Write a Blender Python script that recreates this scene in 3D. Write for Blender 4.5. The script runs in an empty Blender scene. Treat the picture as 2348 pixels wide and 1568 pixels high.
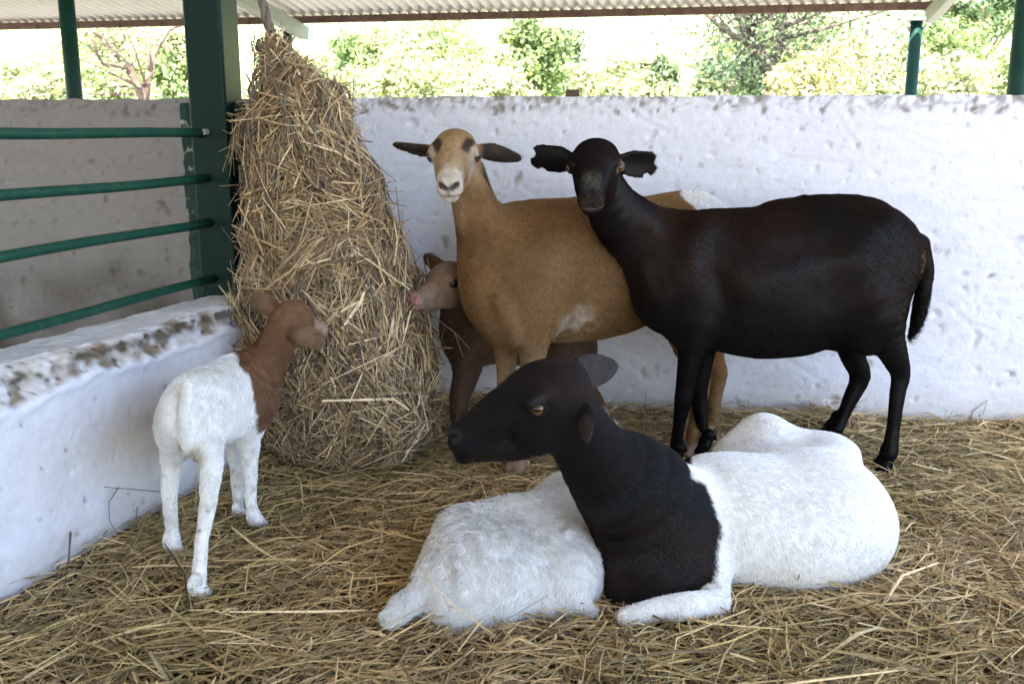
import bpy, bmesh, math, random
import numpy as np
from mathutils import Vector, Matrix

random.seed(7)
RNG = np.random.default_rng(11)
SC = bpy.context.scene
COL = SC.collection
PI = math.pi

# ------------------------------------------------------------------ camera
CAM_H, PITCH, FPX, CU, CV = 0.95, math.radians(12.11), 2250.0, 1174.0, 784.0
cam_data = bpy.data.cameras.new('camera')
cam_data.sensor_width = 36.0
cam_data.lens = 36.0 * FPX / 2348.0
cam_data.clip_start, cam_data.clip_end = 0.05, 1500.0
cam = bpy.data.objects.new('camera', cam_data)
COL.objects.link(cam)
cam_data.dof.use_dof = True
cam_data.dof.focus_distance = 2.6
cam_data.dof.aperture_fstop = 7.1
cam.location = (0, 0, CAM_H)
cam.rotation_euler = (PI / 2 - PITCH, 0, 0)
SC.camera = cam

# ------------------------------------------------------------------ light
SUN_EL, SUN_AZ = math.radians(62), math.radians(192)     # azimuth measured from +Y towards +X
world = bpy.data.worlds.new('World')
SC.world = world
world.use_nodes = True
wn = world.node_tree
bg = wn.nodes['Background']
sky = wn.nodes.new('ShaderNodeTexSky')
sky.sky_type = 'NISHITA'
sky.sun_disc = False
sky.sun_elevation = SUN_EL
sky.sun_rotation = SUN_AZ
sky.air_density, sky.dust_density, sky.ozone_density = 1.0, 1.6, 1.0
wn.links.new(sky.outputs[0], bg.inputs[0])
bg.inputs[1].default_value = 0.15
sun_d = bpy.data.lights.new('sun', 'SUN')
sun_d.energy, sun_d.angle, sun_d.color = 5.0, math.radians(0.5), (1.0, 0.95, 0.86)
sun = bpy.data.objects.new('sun', sun_d)
COL.objects.link(sun)
sdir = Vector((math.cos(SUN_EL) * math.sin(SUN_AZ), math.cos(SUN_EL) * math.cos(SUN_AZ), math.sin(SUN_EL)))
sun.rotation_euler = sdir.to_track_quat('Z', 'Y').to_euler()
sun.location = (20, -10, 30)

SC.view_settings.view_transform = 'Standard'
SC.view_settings.look = 'None'
SC.view_settings.exposure = 2.7
SC.view_settings.gamma = 1.0
SC.view_settings.use_curve_mapping = False
SC.render.engine = 'CYCLES'
SC.cycles.use_denoising = True
try:
    SC.cycles.denoiser = 'OPENIMAGEDENOISE'
    SC.cycles.denoising_prefilter = 'NONE'
    SC.cycles.denoising_input_passes = 'RGB_ALBEDO_NORMAL'
except Exception:
    pass
SC.cycles.max_bounces = 8
SC.cycles.diffuse_bounces = 5
SC.cycles.sample_clamp_indirect = 6.0
SC.cycles.use_adaptive_sampling = False

# ------------------------------------------------------------------ helpers
_cp, _sp = math.cos(PITCH), math.sin(PITCH)
def ray(u, v):
    x, y = (u - CU) / FPX, (CV - v) / FPX
    return np.array([x, y * _sp + _cp, y * _cp - _sp])
def P(u, v, Y):
    d = ray(u, v)
    return np.array([0, 0, CAM_H]) + d * (Y / d[1])
def G(u, v, z=0.0):
    d = ray(u, v)
    return np.array([0, 0, CAM_H]) + d * ((z - CAM_H) / d[2])
def mpp(p):
    """metres per (2348-wide) pixel at a world point"""
    return (p[1] * _cp - (p[2] - CAM_H) * _sp) / FPX
def unit(v):
    v = np.asarray(v, float)
    return v / max(np.linalg.norm(v), 1e-12)

def hash3(ix, iy, iz, seed):
    n = (ix * 374761393 + iy * 668265263 + iz * 2147483647 + seed * 1274126177) & 0xFFFFFFFF
    n = ((n ^ (n >> 13)) * 1274126177) & 0xFFFFFFFF
    n = (n ^ (n >> 16)) & 0xFFFFFFFF
    return n.astype(np.float64) / 4294967295.0
def noise(p, scale=1.0, seed=0, octaves=3):
    """value noise in [-1,1]; p is (N,3)"""
    p = np.asarray(p, float) * scale
    out = np.zeros(len(p)); amp = 1.0; tot = 0.0
    for o in range(octaves):
        i = np.floor(p).astype(np.int64); f = p - i; f = f * f * (3 - 2 * f)
        acc = 0
        for dx in (0, 1):
            for dy in (0, 1):
                for dz in (0, 1):
                    w = (f[:, 0] if dx else 1 - f[:, 0]) * (f[:, 1] if dy else 1 - f[:, 1]) * (f[:, 2] if dz else 1 - f[:, 2])
                    acc = acc + w * hash3(i[:, 0] + dx, i[:, 1] + dy, i[:, 2] + dz, seed + 17 * o)
        out += amp * (acc * 2 - 1); tot += amp; amp *= 0.5; p = p * 2.03 + 13.7
    return out / tot
def sstep(a, b, x):
    t = np.clip((x - a) / (b - a), 0, 1)
    return t * t * (3 - 2 * t)
def mix(a, b, t):
    t = np.asarray(t)[..., None] if np.ndim(t) else t
    return np.asarray(a) * (1 - t) + np.asarray(b) * t

def near_pt(p, c, r0, r1):
    return sstep(r1, r0, np.linalg.norm(p - np.asarray(c), axis=1))

def setp(o, label=None, cat=None, group=None, kind=None):
    if label: o['label'] = label
    if cat: o['category'] = cat
    if group: o['group'] = group
    if kind: o['kind'] = kind
    return o
def empty(name, loc=(0, 0, 0)):
    o = bpy.data.objects.new(name, None)
    o.empty_display_size = 0.1
    COL.objects.link(o)
    o.location = loc
    return o
def link(name, me, mat=None, parent=None, smooth=True):
    o = bpy.data.objects.new(name, me)
    COL.objects.link(o)
    if mat: me.materials.append(mat)
    if parent is not None:
        o.parent = parent
        o.matrix_parent_inverse = Matrix.Translation(-Vector(parent.location))
    if smooth and hasattr(me, 'polygons'):
        me.polygons.foreach_set('use_smooth', np.ones(len(me.polygons), bool))
    return o
def mesh_np(name, verts, faces, cols=None, attr='col'):
    """verts (N,3); faces (M,4) or (M,3) int array; cols (N,3) optional point colours"""
    verts = np.asarray(verts, np.float32); faces = np.asarray(faces, np.int32)
    me = bpy.data.meshes.new(name)
    n = faces.shape[1]
    me.vertices.add(len(verts)); me.vertices.foreach_set('co', verts.ravel())
    me.loops.add(faces.size); me.loops.foreach_set('vertex_index', faces.ravel())
    me.polygons.add(len(faces))
    me.polygons.foreach_set('loop_start', np.arange(len(faces), dtype=np.int32) * n)
    me.update(calc_edges=True)
    if cols is not None:
        a = me.attributes.new(attr, 'FLOAT_COLOR', 'POINT')
        c = np.ones((len(verts), 4), np.float32); c[:, :3] = cols
        a.data.foreach_set('color', c.ravel())
    return me
def mesh_py(name, verts, faces):
    me = bpy.data.meshes.new(name)
    me.from_pydata([tuple(map(float, v)) for v in verts], [], [tuple(f) for f in faces])
    me.update()
    return me

# ---- materials
def mat_new(name):
    m = bpy.data.materials.new(name)
    m.use_nodes = True
    nt = m.node_tree
    return m, nt, nt.nodes['Principled BSDF']
def N(nt, typ, **kw):
    n = nt.nodes.new(typ)
    for k, v in kw.items():
        if k.startswith('i_'):
            key = k[2:]
            key = int(key) if key.isdigit() else key.replace('_', ' ')
            n.inputs[key].default_value = v
        else:
            setattr(n, k, v)
    return n
def mat_attr(name, attr='col', rough=0.8, spec=0.3, noise_scale=None, noise_amt=0.25, bump=None, bump_scale=120, transl=0.0):
    """colour from a point attribute, modulated by a fine procedural noise, with a bump"""
    m, nt, b = mat_new(name)
    a = N(nt, 'ShaderNodeAttribute', attribute_name=attr)
    out = a.outputs['Color']
    if noise_scale:
        tc = N(nt, 'ShaderNodeTexCoord')
        nz = N(nt, 'ShaderNodeTexNoise', i_Scale=noise_scale, i_Detail=4.0)
        nt.links.new(tc.outputs['Object'], nz.inputs['Vector'])
        mr = N(nt, 'ShaderNodeMapRange', i_1=0.3, i_2=0.7, i_3=1 - noise_amt, i_4=1 + noise_amt)
        nt.links.new(nz.outputs['Fac'], mr.inputs[0])
        mx = N(nt, 'ShaderNodeVectorMath', operation='SCALE')
        nt.links.new(out, mx.inputs[0]); nt.links.new(mr.outputs[0], mx.inputs['Scale'])
        out = mx.outputs[0]
    nt.links.new(out, b.inputs['Base Color'])
    b.inputs['Roughness'].default_value = rough
    b.inputs['Specular IOR Level'].default_value = spec
    if bump:
        tc = N(nt, 'ShaderNodeTexCoord')
        nz = N(nt, 'ShaderNodeTexNoise', i_Scale=bump_scale, i_Detail=5.0)
        nt.links.new(tc.outputs['Object'], nz.inputs['Vector'])
        bp = N(nt, 'ShaderNodeBump', i_Strength=bump, i_Distance=0.004)
        nt.links.new(nz.outputs['Fac'], bp.inputs['Height'])
        nt.links.new(bp.outputs[0], b.inputs['Normal'])
    if transl:
        t = N(nt, 'ShaderNodeBsdfTranslucent')
        nt.links.new(out, t.inputs['Color'])
        mxs = N(nt, 'ShaderNodeMixShader', i_0=transl)
        nt.links.new(b.outputs[0], mxs.inputs[1]); nt.links.new(t.outputs[0], mxs.inputs[2])
        nt.links.new(mxs.outputs[0], nt.nodes['Material Output'].inputs['Surface'])
    return m
def mat_hair(name, gloss=.03, rough=.35):
    m, nt, b = mat_new(name)
    a = N(nt, 'ShaderNodeAttribute', attribute_name='col')
    d = N(nt, 'ShaderNodeBsdfDiffuse'); g = N(nt, 'ShaderNodeBsdfGlossy', i_Roughness=rough)
    mx = N(nt, 'ShaderNodeMixShader', i_0=gloss)
    nt.links.new(a.outputs['Color'], d.inputs['Color'])
    nt.links.new(d.outputs[0], mx.inputs[1]); nt.links.new(g.outputs[0], mx.inputs[2])
    nt.links.new(mx.outputs[0], nt.nodes['Material Output'].inputs['Surface'])
    nt.nodes.remove(b)
    return m
def mat_paint(name, base, dark, rough=0.4, scale=18, amt=(0.45, 0.65), bump=0.15, bscale=60, spec=0.5):
    """paint of one colour with worn / dirty patches of another"""
    m, nt, b = mat_new(name)
    tc = N(nt, 'ShaderNodeTexCoord')
    nz = N(nt, 'ShaderNodeTexNoise', i_Scale=scale, i_Detail=6.0, i_Roughness=0.65)
    nt.links.new(tc.outputs['Object'], nz.inputs['Vector'])
    mr = N(nt, 'ShaderNodeMapRange', i_1=amt[0], i_2=amt[1], i_3=0.0, i_4=1.0)
    nt.links.new(nz.outputs['Fac'], mr.inputs[0])
    mx = N(nt, 'ShaderNodeMix', data_type='RGBA')
    mx.inputs[6].default_value = (*base, 1); mx.inputs[7].default_value = (*dark, 1)
    nt.links.new(mr.outputs[0], mx.inputs[0])
    nt.links.new(mx.outputs[2], b.inputs['Base Color'])
    b.inputs['Roughness'].default_value = rough
    b.inputs['Specular IOR Level'].default_value = spec
    n2 = N(nt, 'ShaderNodeTexNoise', i_Scale=bscale, i_Detail=4.0)
    nt.links.new(tc.outputs['Object'], n2.inputs['Vector'])
    bp = N(nt, 'ShaderNodeBump', i_Strength=bump, i_Distance=0.003)
    nt.links.new(n2.outputs['Fac'], bp.inputs['Height'])
    nt.links.new(bp.outputs[0], b.inputs['Normal'])
    return m

# ---- tubes / strips
def frame_of(d):
    d = unit(d)
    a = np.array([0, 0, 1.0]) if abs(d[2]) < 0.9 else np.array([1.0, 0, 0])
    s = unit(np.cross(d, a)); t = np.cross(s, d)
    return s, t
def tube_geo(pts, radii, seg=8, cap=True):
    pts = np.asarray(pts, float); n = len(pts)
    radii = np.full(n, radii) if np.ndim(radii) == 0 else np.asarray(radii)
    V, F = [], []
    s0 = None
    for i in range(n):
        d = pts[min(i + 1, n - 1)] - pts[max(i - 1, 0)]
        s, t = frame_of(d)
        if s0 is not None:
            s = unit(s0 - unit(d) * np.dot(s0, unit(d))); t = np.cross(s, unit(d))
        s0 = s
        for j in range(seg):
            a = 2 * PI * j / seg
            V.append(pts[i] + radii[i] * (math.cos(a) * s + math.sin(a) * t))
    for i in range(n - 1):
        for j in range(seg):
            F.append((i * seg + j, i * seg + (j + 1) % seg, (i + 1) * seg + (j + 1) % seg, (i + 1) * seg + j))
    if cap:
        F.append(tuple(range(seg))[::-1]); F.append(tuple((n - 1) * seg + j for j in range(seg)))
    return V, F
def tube_obj(name, pts, radii, mat, parent=None, seg=10):
    V, F = tube_geo(pts, radii, seg)
    return link(name, mesh_py(name, V, F), mat, parent)
def join_geo(parts):
    V, F = [], []
    for v, f in parts:
        o = len(V); V += list(v); F += [tuple(i + o for i in q) for q in f]
    return V, F
def box_geo(c, h, axes=None):
    c = np.asarray(c, float); A = np.eye(3) if axes is None else np.asarray(axes, float)
    V = [c + sx * h[0] * A[0] + sy * h[1] * A[1] + sz * h[2] * A[2] for sx in (-1, 1) for sy in (-1, 1) for sz in (-1, 1)]
    F = [(0, 1, 3, 2), (4, 6, 7, 5), (0, 4, 5, 1), (2, 3, 7, 6), (0, 2, 6, 4), (1, 5, 7, 3)]
    return V, F
def bevel_box(name, c, h, mat, parent=None, axes=None, bev=0.004, seg=2):
    V, F = box_geo(c, h, axes)
    bm = bmesh.new()
    vs = [bm.verts.new(tuple(v)) for v in V]
    for f in F: bm.faces.new([vs[i] for i in f])
    bmesh.ops.recalc_face_normals(bm, faces=bm.faces)
    bmesh.ops.bevel(bm, geom=list(bm.edges), offset=bev, segments=seg, affect='EDGES', profile=0.5)
    me = bpy.data.meshes.new(name); bm.to_mesh(me); bm.free()
    return link(name, me, mat, parent, smooth=False)
def straws_geo(p0, d, L, w, bend, colr, nseg=2, roll=None):
    """many straws at once: centre p0 (N,3), direction d, length L, half width w, bend (N,3) offset of the middle;
    each is a folded blade: 3 verts per section, open tube"""
    n = len(p0)
    d = d / np.linalg.norm(d, axis=1, keepdims=True)
    up = np.tile(np.array([0, 0, 1.0]), (n, 1))
    if roll is not None: up = roll
    s = np.cross(d, up); ln = np.linalg.norm(s, axis=1, keepdims=True)
    s = np.where(ln < 1e-3, np.array([[1.0, 0, 0]]), s / np.maximum(ln, 1e-6))
    t = np.cross(s, d)
    V = np.zeros((n, nseg + 1, 3, 3), np.float32)
    for i in range(nseg + 1):
        f = i / nseg - 0.5
        c = p0 + d * (L * f)[:, None] + bend * (1 - 4 * f * f)
        ww = (w * (1 - 0.35 * abs(2 * f)))[:, None]
        V[:, i, 0] = c - s * ww - t * ww * 0.4
        V[:, i, 1] = c + t * ww * 0.7
        V[:, i, 2] = c + s * ww - t * ww * 0.4
    base = (np.arange(n) * (nseg + 1) * 3)[:, None]
    q = []
    for i in range(nseg):
        for j in range(2):
            a = i * 3 + j
            q.append([a, a + 1, a + 4, a + 3])
    q = np.array(q)
    F = (base[:, None, :] + q[None]).reshape(-1, 4)
    C = np.repeat(colr, (nseg + 1) * 3, axis=0)
    return V.reshape(-1, 3), F, C
# ------------------------------------------------------------------ continuous bodies: blended distance field -> one mesh
def smin(a, b, k):
    h = np.maximum(k - np.abs(a - b), 0) / k
    return np.minimum(a, b) - h * h * k * 0.25
class Body:
    def __init__(self): self.pr = []
    def ell(self, c, r, axes=None, k=0.04, sub=False):
        c = np.asarray(c, float); r = np.asarray(r, float)
        A = (np.eye(3) if axes is None else np.asarray(axes, float)).T.astype(np.float32)
        ri = (1 / r).astype(np.float32); ri2 = (1 / r ** 2).astype(np.float32); cf = c.astype(np.float32)
        def f(p):
            q = (p - cf) @ A
            k0 = np.sqrt(np.einsum('ij,ij->i', q * ri, q * ri)); w = q * ri2
            k1 = np.sqrt(np.einsum('ij,ij->i', w, w))
            return k0 * (k0 - 1) / np.maximum(k1, 1e-6)
        self.pr.append((f, c, float(r.max()), k, sub))
    def chain(self, pts, rad, k=0.03, squash=None, sub=False):
        pts = np.asarray(pts, np.float32); rad = np.asarray(rad, np.float32)
        if len(rad) == 1 or rad.ndim == 0: rad = np.full(len(pts), float(rad), np.float32)
        if len(pts) > 2:                                  # smooth the run of joints
            q = np.concatenate([[2 * pts[0] - pts[1]], pts, [2 * pts[-1] - pts[-2]]]); r = np.concatenate([[rad[0]], rad, [rad[-1]]])
            op, orr = [], []
            for i in range(1, len(q) - 2):
                for t in (0, 1 / 3, 2 / 3):
                    def cr(a): return .5 * (2 * a[i] + (a[i + 1] - a[i - 1]) * t + (2 * a[i - 1] - 5 * a[i] + 4 * a[i + 1] - a[i + 2]) * t * t + (3 * a[i] - a[i - 1] - 3 * a[i + 1] + a[i + 2]) * t ** 3)
                    op.append(cr(q)); orr.append(cr(r))
            op.append(pts[-1]); orr.append(rad[-1])
            pts, rad = np.array(op, np.float32), np.array(orr, np.float32)
        S = None; T = pts
        if squash is not None:
            ax, fac = unit(squash[0]), squash[1]
            S = (np.eye(3) + (fac - 1) * np.outer(ax, ax)).astype(np.float32)
            T = pts @ S
        kk = float(rad.mean()) * 0.5
        def f(p):
            q = p if S is None else p @ S
            out = None
            for i in range(len(T) - 1):
                ab = T[i + 1] - T[i]; L2 = float(ab @ ab) + 1e-12
                pa = q - T[i]
                t = np.clip(pa @ ab / L2, 0, 1)
                e = pa - t[:, None] * ab
                d = np.sqrt(np.einsum('ij,ij->i', e, e)) - (rad[i] + (rad[i + 1] - rad[i]) * t)
                out = d if out is None else np.minimum(out, d)
            return out
        c = (pts.min(0) + pts.max(0)) / 2
        R = float(np.linalg.norm(pts - c, axis=1).max() + rad.max())
        self.pr.append((f, c.astype(float), R, k, sub))
    def ring(self, c, axis, R, r, up, vs, k=0.006):
        """eyelid: a torus squeezed along 'up'"""
        axis = unit(axis); up = unit(np.asarray(up) - axis * np.dot(up, axis)); s = np.cross(up, axis)
        M = np.stack([s, up, axis], 1).astype(np.float32); cf = np.asarray(c, np.float32)
        def f(p):
            q = (p - cf) @ M
            rho = np.sqrt(q[:, 0] ** 2 + (q[:, 1] / vs) ** 2)
            return np.sqrt((rho - R) ** 2 + q[:, 2] ** 2) - r
        self.pr.append((f, np.asarray(c, float), R + r, k, False))
    def ear(self, b, d, t, L, W, th=0.005, cup=0.35, droop=0.0, tip=2.2, k=0.012, notches=(), base=0.5):
        d = unit(d); t = unit(np.asarray(t) - d * np.dot(t, d)); n = np.cross(d, t)
        M = np.stack([d, t, n], 1).astype(np.float32); bf = np.asarray(b, np.float32)
        def f(p):
            q = (p - bf) @ M
            s = q[:, 0] / L; sc = np.clip(s, 0, 1)
            w = W * (base + (1 - base) * sstep(0, 0.38, sc)) * np.sqrt(np.maximum(1 - np.maximum(0, (sc - 0.38) / 0.62) ** tip, 0))
            tt = q[:, 1] - droop * L * sc * sc
            nn = q[:, 2] - cup * (tt * tt / W) * (1 - 0.5 * sc) 
            a = np.stack([np.abs(tt) - w, np.abs(nn) - th * (1.5 - 0.9 * sc), np.maximum(-s, s - 1) * L], 1)
            out = np.sqrt((np.maximum(a, 0) ** 2).sum(1)) + np.minimum(a.max(1), 0) - 0.0012
            for (ns, nt_, nr) in notches:
                dd = np.sqrt((q[:, 0] - ns * L) ** 2 + (tt - nt_ * W) ** 2) - nr
                out = np.maximum(out, -dd)
            return out
        c = np.asarray(b, float) + d * L * 0.5
        self.pr.append((f, c, L * 0.62 + W * 0.5, k, False))
    def eval(self, p, sel=None):
        d = np.full(len(p), 9.0, np.float32)
        for i, (f, c, R, k, sub) in enumerate(self.pr):
            if sel is not None and i not in sel: continue
            v = f(p).astype(np.float32)
            d = -smin(-d, v, k) if sub else smin(d, v, k)
        return d
    def bounds(self):
        lo = np.min([c - R for (f, c, R, k, s) in self.pr if not s], 0); hi = np.max([c + R for (f, c, R, k, s) in self.pr if not s], 0)
        return lo - 0.02, hi + 0.02
    def near(self, c, r):
        return [i for i, (f, pc, R, k, s) in enumerate(self.pr) if np.linalg.norm(c - pc) < R + r + k + 0.01]
    def mesh(self, h, B=12):
        lo, hi = self.bounds()
        nb = np.ceil((hi - lo) / (h * B)).astype(int)
        n = nb * B + 1
        D = np.full(tuple(n), 9.0, np.float32)
        g = np.arange(B + 1, dtype=np.float32) * h
        gx, gy, gz = np.meshgrid(g, g, g, indexing='ij')
        off = np.stack([gx.ravel(), gy.ravel(), gz.ravel()], 1)
        rad = h * B * 0.87
        bi = np.stack(np.meshgrid(*[np.arange(m) for m in nb], indexing='ij'), -1).reshape(-1, 3)
        cen = (lo + (bi + 0.5) * B * h).astype(np.float32)
        dc = self.eval(cen)
        for (i, j, k_), c, d0 in zip(bi, cen, dc):
            sl = (slice(i * B, i * B + B + 1), slice(j * B, j * B + B + 1), slice(k_ * B, k_ * B + B + 1))
            if abs(d0) > rad * 2.2 + 0.03:
                if d0 < 0: D[sl] = -1.0
                continue
            sel = self.near(c, rad)
            if not sel: continue
            o = (lo + np.array([i, j, k_]) * B * h).astype(np.float32)
            D[sl] = self.eval(off + o, set(sel)).reshape(B + 1, B + 1, B + 1)
        ins = D < 0
        # surface nets
        m = np.zeros(tuple(n - 1), np.uint8)
        for dx in (0, 1):
            for dy in (0, 1):
                for dz in (0, 1):
                    m += ins[dx:n[0] - 1 + dx, dy:n[1] - 1 + dy, dz:n[2] - 1 + dz]
        cells = np.argwhere((m > 0) & (m < 8))
        idx = np.full(tuple(n - 1), -1, np.int32)
        idx[tuple(cells.T)] = np.arange(len(cells))
        acc = np.zeros((len(cells), 3)); cnt = np.zeros(len(cells))
        corners = [(0, 0, 0), (1, 0, 0), (0, 1, 0), (1, 1, 0), (0, 0, 1), (1, 0, 1), (0, 1, 1), (1, 1, 1)]
        cv = [D[cells[:, 0] + a, cells[:, 1] + b, cells[:, 2] + c] for a, b, c in corners]
        for e0, e1 in ((0, 1), (2, 3), (4, 5), (6, 7), (0, 2), (1, 3), (4, 6), (5, 7), (0, 4), (1, 5), (2, 6), (3, 7)):
            a, b = cv[e0], cv[e1]
            w = (a < 0) != (b < 0)
            t = np.where(w, a / np.where(w, a - b, 1), 0)
            pa, pb = np.array(corners[e0], float), np.array(corners[e1], float)
            acc += np.where(w[:, None], pa + t[:, None] * (pb - pa), 0); cnt += w
        V = lo + (cells + acc / cnt[:, None]) * h
        F = []
        for ax in range(3):
            a0 = ins; sh = [slice(None)] * 3; sh2 = [slice(None)] * 3
            sh[ax] = slice(0, n[ax] - 1); sh2[ax] = slice(1, n[ax])
            e = ins[tuple(sh)] != ins[tuple(sh2)]
            ed = np.argwhere(e)
            o1, o2 = [(1, 2), (2, 0), (0, 1)][ax]
            ok = (ed[:, o1] > 0) & (ed[:, o2] > 0) & (ed[:, o1] < n[o1] - 1) & (ed[:, o2] < n[o2] - 1)
            ed = ed[ok]
            def cid(s1, s2):
                q = ed.copy(); q[:, o1] -= s1; q[:, o2] -= s2
                return idx[q[:, 0], q[:, 1], q[:, 2]]
            quad = np.stack([cid(1, 1), cid(0, 1), cid(0, 0), cid(1, 0)], 1)
            flip = ~ins[ed[:, 0], ed[:, 1], ed[:, 2]]
            quad[flip] = quad[flip][:, ::-1]
            F.append(quad)
        F = np.concatenate(F)
        F = F[(F >= 0).all(1)]
        # pull the vertices onto the true surface
        Vf = V.astype(np.float32)
        for it in range(2):
            d = self.evalv(Vf)
            g = np.stack([self.evalv(Vf + np.eye(3, dtype=np.float32)[a] * 0.0015) - d for a in range(3)], 1) / 0.0015
            gn = np.maximum((g * g).sum(1), 0.25)
            st = np.clip(d / gn, -h * 0.7, h * 0.7)
            Vf = Vf - g * st[:, None]
        return Vf.astype(float), F
    def evalv(self, p):
        """eval in spatial buckets so that only near primitives are used"""
        out = np.full(len(p), 9.0, np.float32)
        key = np.floor(p / 0.08).astype(np.int64)
        kk = key[:, 0] * 1000003 + key[:, 1] * 10007 + key[:, 2]
        order = np.argsort(kk, kind='stable')
        ks = kk[order]
        starts = np.flatnonzero(np.r_[True, ks[1:] != ks[:-1]]); ends = np.r_[starts[1:], len(ks)]
        for a, b in zip(starts, ends):
            ii = order[a:b]
            c = (key[ii[0]] + 0.5) * 0.08
            out[ii] = self.eval(p[ii], set(self.near(c, 0.07)))
        return out

def vnormals(V, F):
    a, b, c, d = V[F[:, 0]], V[F[:, 1]], V[F[:, 2]], V[F[:, 3]]
    fn = np.cross(c - a, d - b)
    n = np.zeros_like(V)
    for i in range(4): np.add.at(n, F[:, i], fn)
    return n / np.maximum(np.linalg.norm(n, axis=1, keepdims=True), 1e-12)

# ------------------------------------------------------------------ fur as real hair curves
def fur(name, parent, mat, V, F, Nv, colV, count, length, flow, lift=0.25, radius=0.00035, wave=0.0, dens=None, seed=3, lenV=None, var=.35, fnoise=.22):
    rng = np.random.default_rng(seed)
    a, b, c, d = (V[F[:, i]] for i in range(4))
    area = 0.5 * (np.linalg.norm(np.cross(b - a, c - a), axis=1) + np.linalg.norm(np.cross(c - a, d - a), axis=1))
    fc = (a + b + c + d) / 4; fn = (Nv[F[:, 0]] + Nv[F[:, 2]]) / 2
    toc = np.array([0.0, 0, CAM_H]) - fc
    facing = (fn * toc).sum(1) / np.linalg.norm(toc, axis=1)
    w = area * np.where(facing > -0.35, 1.0, 0.15)
    if dens is not None: w = w * dens[F].mean(1)
    pick = rng.choice(len(F), size=count, p=w / w.sum())
    s, t = rng.random(count)[:, None], rng.random(count)[:, None]
    Q = F[pick]
    def lerp(A): 
        return (A[Q[:, 0]] * (1 - s) + A[Q[:, 1]] * s) * (1 - t) + (A[Q[:, 3]] * (1 - s) + A[Q[:, 2]] * s) * t
    root = lerp(V); nr = lerp(Nv); nr /= np.maximum(np.linalg.norm(nr, axis=1, keepdims=True), 1e-9)
    colr = lerp(colV)
    var = np.where(colr.sum(1, keepdims=True) < .12, np.minimum(var * 3.0, .9), var)
    fl = flow(root, nr)
    fl = fl + fnoise * np.stack([noise(root, 30, 5 + i, 1) for i in range(3)], 1) + rng.normal(0, .03 + fnoise * .4, (count, 3))
    fl = fl - nr * (fl * nr).sum(1, keepdims=True)
    fl /= np.maximum(np.linalg.norm(fl, axis=1, keepdims=True), 1e-6)
    L = length * (0.65 + 0.7 * rng.random(count)) * (0.85 + 0.3 * noise(root, 18, 9, 2))
    if lenV is not None: L = L * lerp(lenV[:, None])[:, 0]
    nseg = 4
    P_ = np.zeros((count, nseg, 3), np.float32)
    side = np.cross(nr, fl)
    ph = noise(root, 26, 21, 1) * 6
    for i in range(nseg):
        f = i / (nseg - 1)
        rise = lift * (f - 0.55 * f * f)
        p = root + fl * (L * f * 0.95)[:, None] + nr * (L * rise)[:, None] - nr * (0.0008 * (1 - f))
        if wave: p = p + side * (wave * L * np.sin(f * 5.0 + ph) * f)[:, None]
        P_[:, i] = p
    R_ = (radius * np.array([1.0, 0.9, 0.65, 0.2], np.float32))[None].repeat(count, 0)
    cv = bpy.data.hair_curves.new(name)
    cv.add_curves([nseg] * count)
    cv.attributes['position'].data.foreach_set('vector', P_.reshape(-1))
    ra = cv.attributes.get('radius') or cv.attributes.new('radius', 'FLOAT', 'POINT')
    ra.data.foreach_set('value', R_.reshape(-1))
    ca = cv.attributes.new('col', 'FLOAT_COLOR', 'POINT')
    cc = np.ones((count, nseg, 4), np.float32)
    cc[:, :, :3] = (colr * (1.0 + var * (2 * rng.random((count, 1)) - 1) + .25 * var * noise(root * [1, 1, .6], 70, 41, 2)[:, None]))[:, None, :]
    ca.data.foreach_set('color', cc.reshape(-1))
    o = bpy.data.objects.new(name, cv)
    COL.objects.link(o)
    cv.materials.append(mat)
    o.parent = parent
    o.matrix_parent_inverse = Matrix.Translation(-Vector(parent.location))
    return o

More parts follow.
